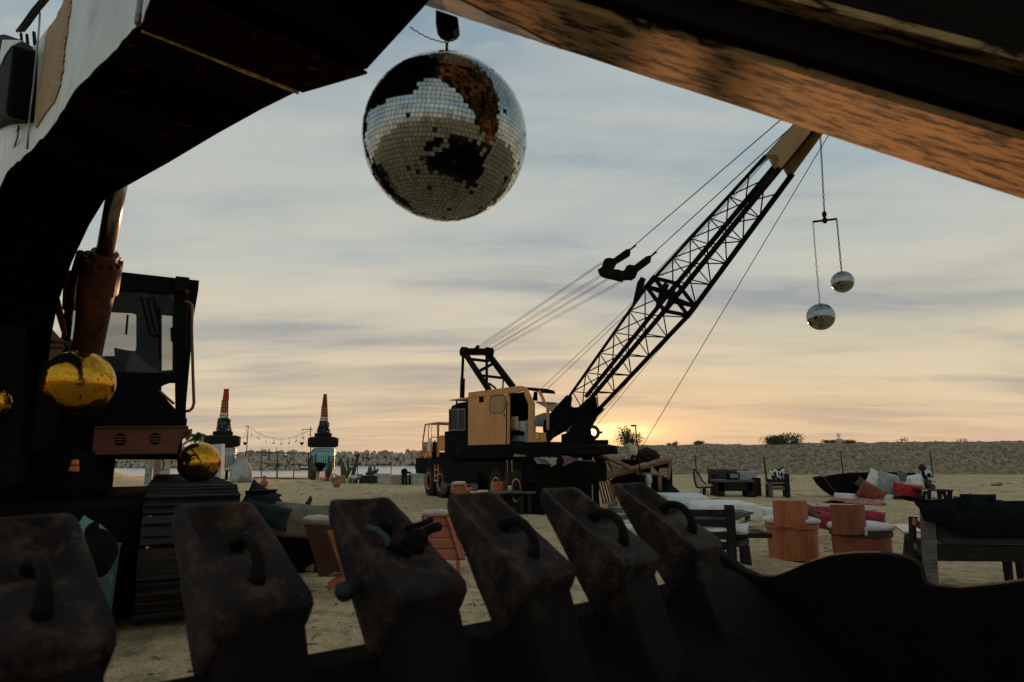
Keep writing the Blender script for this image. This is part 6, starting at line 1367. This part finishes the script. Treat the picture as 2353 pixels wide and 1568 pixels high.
vs_ = [dc_+V((-.12,.06,.06)), dc_+V((0,.04,.13)), sh, sh.lerp(hp,.55)+V((0,0,.02)), hp, hp.lerp(hn,.6), hn,                       # 0-6 spine neck head muzzle
       sh+V((.04,-.09,-.04)), V((A4(1560,965,gA.y).x, gA.y-.16, zsA+.11)), V((A4(1572,985,gA.y).x, gA.y-.21, zsA+.085)),           # 7-9 front leg
       dc_+V((-.16,-.10,.04)), V((A4(1150,930,gA.y).x, gA.y-.1, zsA+.12)), V((A4(1140,955,gA.y).x, gA.y-.16, zsA+.08)),           # 10-12 hind leg
       sh+V((.0,.09,-.06)), sh+V((.12,.12,-.16)), dc_+V((-.17,.12,.0)), dc_+V((-.10,.20,-.02))]
ed_ = [(0,1),(1,2),(2,3),(3,4),(4,5),(5,6),(2,7),(7,8),(8,9),(0,10),(10,11),(11,12),(2,13),(13,14),(0,15),(15,16)]
skin('dog_body', vs_, ed_, [.11,.12,.105,.065,.062,.036,.026,.045,.028,.024,.07,.035,.026,.045,.03,.06,.04], furd, D)
for s_ in (-1, 1):
    e0 = hp+V((-.015, s_*.052, .035)); b = MB(); b.path([e0, e0+V((-.02,s_*.022,-.03)), e0+V((-.02,s_*.026,-.085))], .02, 8, rs=[.012,.03,.012]); b.build('ear', mat('dark_ear_fur', (.05,.022,.012)), D, smooth=True)
    MB().ball(hp+V((.045, s_*.036, .028)), .009, 8, 6).build('eye', black, D, smooth=True)
MB().ball(hn+V((.018,0,.006)), .015, 10, 8).build('nose', black, D, smooth=True)
# crimson bolsters
cush('longer crimson bolster between the two barrel chairs', y4, 1745, 880, 12.5, 1.15, .34, .34, pinkc, seed=51); cush('crimson cushion lying in front of the longer bolster', y4, 1640, 930, 11.9, .95, .34, .28, pinkc, ry=14, seed=52); cush('small red cushion right of the darker barrel chair', y5, 570, 758, 12.8, .55, .2, .2, pinkc, ry=8, seed=53)
# boat
Y = G(x6(380,660)).y; hull = [(10,285),(200,240),(500,212),(900,205),(1300,200),(1700,215),(1690,330),(1500,660),(380,655),(240,560),(110,440),(40,330)]
BT = thing('wooden_boat', 'black upturned looking boat hull behind the heap of cushions', 'boat', V((A6(700,660,Y).x, Y, 0)))
rings = []
for k in range(9):
    f = k/8; w_ = math.sin(math.pi*f)**.6; yy = Y+f*1.5; sc_ = .55+.45*w_; cx = A6(800,420,Y).x
    rings.append([V((cx+(A6(*p,Y).x-cx)*sc_, yy, (A6(*p,Y).z if A6(*p,Y).z > .08 else 0)*(.75+.25*w_ if k else .75)+0)) for p in hull])
rings[0] = [V((A6(*p, Y).x, Y, max(0, A6(*p, Y).z))) for p in hull]
b = MB(); b.loft(rings[:1]+[[V((p.x, Y+.08, p.z)) for p in rings[0]]]); b.build('hull_side', grime, BT, bevel=.01)
b = MB(); b.loft([[V((p.x, Y+.08, p.z)) for p in rings[0]]]+[[V((cx+(p.x-cx)*.97, Y+1.2, p.z*.95)) for p in rings[0]]], cap=False); b.build('hull', grime, BT)
b = MB(); b.path([V((p.x, Y, p.z+.01)) for p in [A6(*q, Y) for q in hull[:6]]], .03, 6); b.path([A6(10,285,Y), A6(0,300,Y)+V((-.03,0,0)), A6(8,330,Y)], .02, 6); b.build('gunwale', woodd, BT)
cush('pale stone grey bundle on the left tip of the boat', x6, 60, 255, Y+.6, .55, .18, .3, greyc, seed=54); cush('second grey bundle beside the boat tip bundle', x6, 190, 235, Y+.7, .6, .14, .3, mat('mid_grey_cloth', (.2,.2,.2)), seed=55)
mattress('white roll mattress at the left under the cushion heap', x6, [(405,595),(690,605),(690,715),(420,705),(390,660)], Y-1.0, .9, name='mattress'); mattress('long white mattress with piped edge under the cushion heap', x6, [(960,640),(1100,600),(1480,628),(1490,775),(1230,765),(950,715)], Y-1.1, .9); mattress('cream mattress end behind the dark sofa corner', x6, [(1485,635),(1800,650),(1800,790),(1490,782)], Y-1.15, .9, creamc); mattress('pale mattress standing behind the trestle table', x6, [(1900,540),(2130,560),(2140,690),(1900,680)], Y-.2, .4)
cush('dark red cushion lying inside the boat', x6, 1010, 235, Y+.5, 1.3, .2, .4, pinkc, seed=56); cush('rose cushion end behind the largest grey cushion', x6, 1250, 240, Y+.4, .5, .2, .3, pinkc, seed=57)
cush('white square cushion topmost at the left of the heap', x6, 990, 340, Y-.55, .78, .62, .26, white, ry=28, seed=58); cush('largest grey cushion in the middle of the heap', x6, 1240, 430, Y-.7, 1.0, .88, .3, greyc, ry=14, seed=59); cush('long white cushion right of the largest grey cushion', x6, 1610, 370, Y-.4, .95, .5, .3, white, ry=-8, seed=60); cush('rust brown cushion slumped at the left of the heap', x6, 870, 590, Y-1.1, .95, .66, .4, brownc, ry=30, seed=61); cush('bright red cushion slumped over the long white mattress', x6, 1560, 540, Y-1.1, 1.05, .5, .4, redc, ry=8, seed=62); cush('dark red corner hanging over the mattress edge', x6, 1360, 660, Y-1.75, .26, .26, .14, mat('dark_red_cloth', (.16,.012,.01)), ry=40, seed=63); cush('dark brown cushion between boat and heap', x6, 730, 430, Y-.2, .62, .36, .22, mat('dark_olive_cloth', (.06,.055,.045)), ry=40, seed=64); cush('small rose and cream tassel cushion on the grey cushion', x6, 1510, 425, Y-1.05, .24, .2, .16, mat('pale_tassel', (.45,.46,.42), (.3,.32,.3), scale=9), ry=10, seed=65); cush('dark grey folded edge of cloth on the grey cushion top', x6, 1440, 290, Y-.75, .34, .5, .2, mat('charcoal_cloth', (.10,.11,.11), (.06,.065,.065)), ry=20, seed=66)
# rug
b = MB(); g0 = G(x6(-40,745)); pts = []; nx_, ny_ = 60, 16; q0, q1, q2, q3 = G(x6(-60,760)), G(x6(1150,820)), G(x6(1100,715)), G(x6(150,690))
for j in range(ny_+1):
    for i in range(nx_+1):
        u, v = i/nx_, j/ny_; p = (q0.lerp(q1, u)).lerp(q3.lerp(q2, u), v); p.z = .02+.13*max(0, noise.noise(V((p.x*2.2, p.y*1.4, 3)))) + .03*abs(noise.noise(V((p.x*7, p.y*5, 3)))); pts.append(p)
b.add(pts, [(j*(nx_+1)+i, j*(nx_+1)+i+1, (j+1)*(nx_+1)+i+1, (j+1)*(nx_+1)+i) for j in range(ny_) for i in range(nx_)]); rg = b.build('rug', ruk, smooth=True); tag(rg, 'crumpled red and cream rug on the sand before the boat', 'rug'); sm_ = rg.modifiers.new('s', 'SOLIDIFY'); sm_.thickness = .015
# spotted cow head on its stand
cY = Y-.2; cc_ = A6(1900,240,cY); b = MB(); rr_ = []
for yy_, xa, xb in ((475,1800,1875),(400,1795,1895),(345,1768,1900),(300,1775,1960),(250,1805,2000),(200,1822,2002),(160,1838,1970),(125,1850,1925),(112,1865,1905)):
    a, c_ = A6(xa, yy_, cY), A6(xb, yy_, cY); m_ = (a+c_)/2; r_ = (c_.x-a.x)/2; rr_.append([m_+V((math.cos(t_)*r_, math.sin(t_)*r_*1.1, 0)) for t_ in [2*math.pi*i/20 for i in range(20)]])
b.loft(rr_); cow = b.build('cow_head_sculpture', mat('pale_cow_white', (.48,.58,.57), (.40,.50,.49), .6, scale=3), smooth=True, disp=.03, dsc=3); tag(cow, 'white cow head sculpture with black spots beside the trestle table', 'sculpture')
b = MB(); 
for x, y, rx, rz in ((1962,243,.055,.06),(1880,268,.045,.045),(1848,215,.04,.09),(1895,300,.05,.03)): p = A6(x, y, cY-.28 if x > 1880 else cY-.24); b.ball(p, 1.0, 12, 8, (rx*1.3,.06,rz*1.3))
b.build('black_spot', black, cow, smooth=True)
b = MB(); b.path([A6(*p, cY) for p in [(1870,140),(1840,110),(1820,80),(1845,50)]], .1, 8, rs=[.09,.12,.13,.08]); b.path([A6(*p, cY-.1) for p in [(2010,230),(2020,290)]], .04, 6); b.build('ear', mat('dark_red_brown_ear', (.03,.018,.016)), cow, smooth=True, disp=.03)
b = MB(); b.path([A6(*p, cY-.15) for p in [(1900,320),(1930,400),(1950,450)]], .1, 8, rs=[.05,.10,.12]); b.path([A6(*p, cY-.15) for p in [(1990,345),(1960,380),(1940,430)]], .06, 8); b.ball(A6(1975,460,cY-.1), .18, 12, 8, (1,1,.75)); b.path([A6(*p, cY-.1) for p in [(2010,370),(2070,350),(2085,385)]], .015, 5); b.build('jaw', mat('charred_jaw', (.03,.026,.024)), cow, smooth=True)
# trestle table
tY = Y-1.6; t = thing('trestle_table', 'low grey trestle table in front of the spotted cow head', 'table', V((A6(2100,690,tY).x, tY, 0)))
b = MB(); b.prism([A6(*p, tY) for p in [(1735,470),(2150,525),(2152,545),(1740,492)]], V((0,.5,0))); b.build('tabletop', woodg, t)
b = MB(); b.prism([A6(*p, tY-.1) for p in [(2140,525),(2420,518),(2420,550),(2145,555)]], V((0,.6,0))); b.build('tabletop', woodd, t)
for pts in ([(1750,490),(1780,490),(1775,700),(1755,700)], [(1945,540),(2000,540),(2005,720),(1965,720)], [(2140,550),(2200,550),(2215,740),(2160,740)], [(2225,550),(2270,550),(2340,720),(2290,720)], [(2335,550),(2400,550),(2400,730),(2345,730)], [(1890,540),(1925,540),(1875,700),(1840,700)]):
    b = MB(); b.prism([A6(*p, tY) for p in pts], V((0,.1,0)))
    for v in b.v:
        if v.z < .2: v.z = -.01
    b.build('leg', woodd, t)
# small side table and dark sofa
sY = 8.6; t = thing('side_table', 'small pale topped side table beside the dark sofa', 'table', V((A5(880,1165,sY).x, sY, 0)))
zt = kz(y5(0,880)[1], sY); b = MB(); b.prism([atz(y5(*p), zt) for p in [(780,838),(990,836),(1060,905),(880,912)]], V((0,0,-.025))); b.build('tabletop', mat('pale_pink_board', (.50,.36,.27), (.42,.3,.22), .35), t)
b = MB(); b.prism([A5(*p, sY) for p in [(915,915),(975,918),(940,1165),(895,1162)]], V((0,.06,0))); b.build('leg', mat('dark_orange_leg', (.10,.035,.015)), t)
b = MB(); b.prism([A5(*p, sY+.02) for p in [(915,918),(980,918),(978,962),(918,945)]], V((0,.03,0))); b.build('bracket', woodo, t)
sY = 7.3; t = thing('dark_sofa', 'big dark timber sofa under a drooping dark green cloth at the right edge', 'sofa', V((A5(1600,1390,sY).x, sY, 0)))
def s5(name, pts, Y, th, m_, ground=False):
    b = MB(); uprism(b, pts, Y, th, y5)
    if ground:
        for v in b.v:
            if v.z < .15: v.z = -.02
    return b.build(name, m_, t, bevel=.006)
s5('back_post', [(1085,690),(1178,692),(1195,900),(1212,1390),(1118,1395),(1100,1000)], sY, .10, woodg, True)
s5('front_post', [(972,770),(1030,772),(1000,800),(1010,1000),(1090,1180),(1090,1320),(1035,1320),(985,1190)], sY+.45, .10, woodd, True)
s5('arm_rail', [(990,778),(1085,850),(1085,905),(995,850)], sY+.3, .06, woodo); s5('arm_rail', [(1005,1015),(1105,1060),(1105,1150),(1010,1090)], sY+.25, .06, woodg)
s5('seat_frame', [(1200,1030),(2200,1040),(2200,1205),(1210,1195)], sY+.05, .6, woodd); s5('back_panel', [(1190,700),(2200,700),(2200,980),(1205,975)], sY+.02, .06, woodd); s5('teal_strip', [(1205,975),(2200,970),(2200,1035),(1280,1030)], sY+.01, .05, greend)
for x in ((1885,1930), (2010,2060)): s5('leg', [(x[0],1200),(x[1],1200),(x[1]+5,1300),(x[0]+15,1300)], sY+.6, .1, woodd, True)
dr = [(942,562),(1000,580),(1080,600),(1180,612),(1300,595),(1420,590),(1520,595),(1530,568),(1620,582),(1680,590),(1750,630),(1810,605),(1860,615),(1950,615),(2060,612),(2300,610)]
b = MB(); upper = [A5(*p, sY-.04) for p in dr]; low = [A5(*p, sY-.08) for p in [(1072,790),(1078,800),(1085,810),(1180,815),(1300,850),(1420,900),(1520,930),(1530,950),(1620,965),(1680,970),(1750,972),(1810,972),(1860,972),(1950,972),(2060,972),(2300,972)]]
rows_ = []
for k in range(9): f = k/8; rows_.append([a.lerp(c_, f)+V((0, -.05*math.sin(math.pi*f)+.035*noise.noise(V((i*1.3, k*.5, 2)))*2, 0)) for i, (a, c_) in enumerate(zip(upper, low))])
b.loft(rows_, closed=False, cap=False); back_ = [[V((p.x, sY+.25, p.z-.02)) for p in upper], upper]; b.loft(back_, closed=False, cap=False); dd = b.build('drooping_cloth', darkc, None, smooth=True); tag(dd, 'dark green cloth draped over the back of the dark sofa', 'cloth'); dd.modifiers.new('s', 'SOLIDIFY').thickness = .015
cush('black cushion hump on top of the dark sofa cloth', y5, 1600, 600, sY+.1, .42, .12, .15, darkc, seed=71)
b = MB(); b.path([A5(*p, sY+1.2) for p in [(1490,600),(1497,560),(1485,545)]], .008, 5); b.path([A5(*p, sY+1.2) for p in [(1497,575),(1520,548),(1528,538)]], .008, 5); b.path([A5(*p, sY+1.2) for p in [(1505,600),(1512,555),(1520,545)]], .01, 5); tag(b.build('coral_twig', mat('reddish_twig', (.16,.05,.035))), 'small reddish twig standing behind the dark sofa', 'twig')
b = MB(); g_ = G(y5(1790,465)); b.ball(V((g_.x-.22,g_.y,.04)), .12, 10, 8, (1.4,1,.5)); b.ball(V((g_.x+.02,g_.y,.05)), .14, 10, 8, (1.6,1,.5)); tag(b.build('clay_lump', terra, disp=.03, dsc=5), 'low clay lump on the sand near the berm foot at the right', 'stone')
b = MB(); q = random.Random(77)
for k in range(260):
    Yp = 5+40*q.random()**1.3; x = q.uniform(-.8,.85)*Yp; a = q.uniform(0,3.14); L = q.uniform(.03,.12)*(1+Yp*.04); p = V((x, Yp, ground_h(x, Yp)+.006)); d = V((math.cos(a), math.sin(a), .1))*L
    b.path([p-d, p+V((0,0,.01)), p+d], .004*(1+Yp*.06), 4)
tag(b.build('twig_litter', barkm), 'dark twigs and straw littered over the sand', 'litter', kind='stuff')
# strewn pebbles and bits on the sand, wheel ruts
b = MB(); q = random.Random(12)
for k in range(900):
    Yp = 3+30*q.random()**1.6; x = q.uniform(-.85,.85)*Yp; s_ = q.uniform(.004,.016)*(1+Yp*.05); z0 = ground_h(x, Yp)
    b.ball(V((x, Yp, z0+s_*.2)), s_, 5, 3, (q.uniform(.8,2), q.uniform(.8,1.4), .6))
tag(b.build('pebbles', mat('pebble', (.20,.17,.12), (.08,.07,.05), .9, scale=.5)), 'small pebbles and bits scattered over the sand', 'pebbles', kind='stuff')
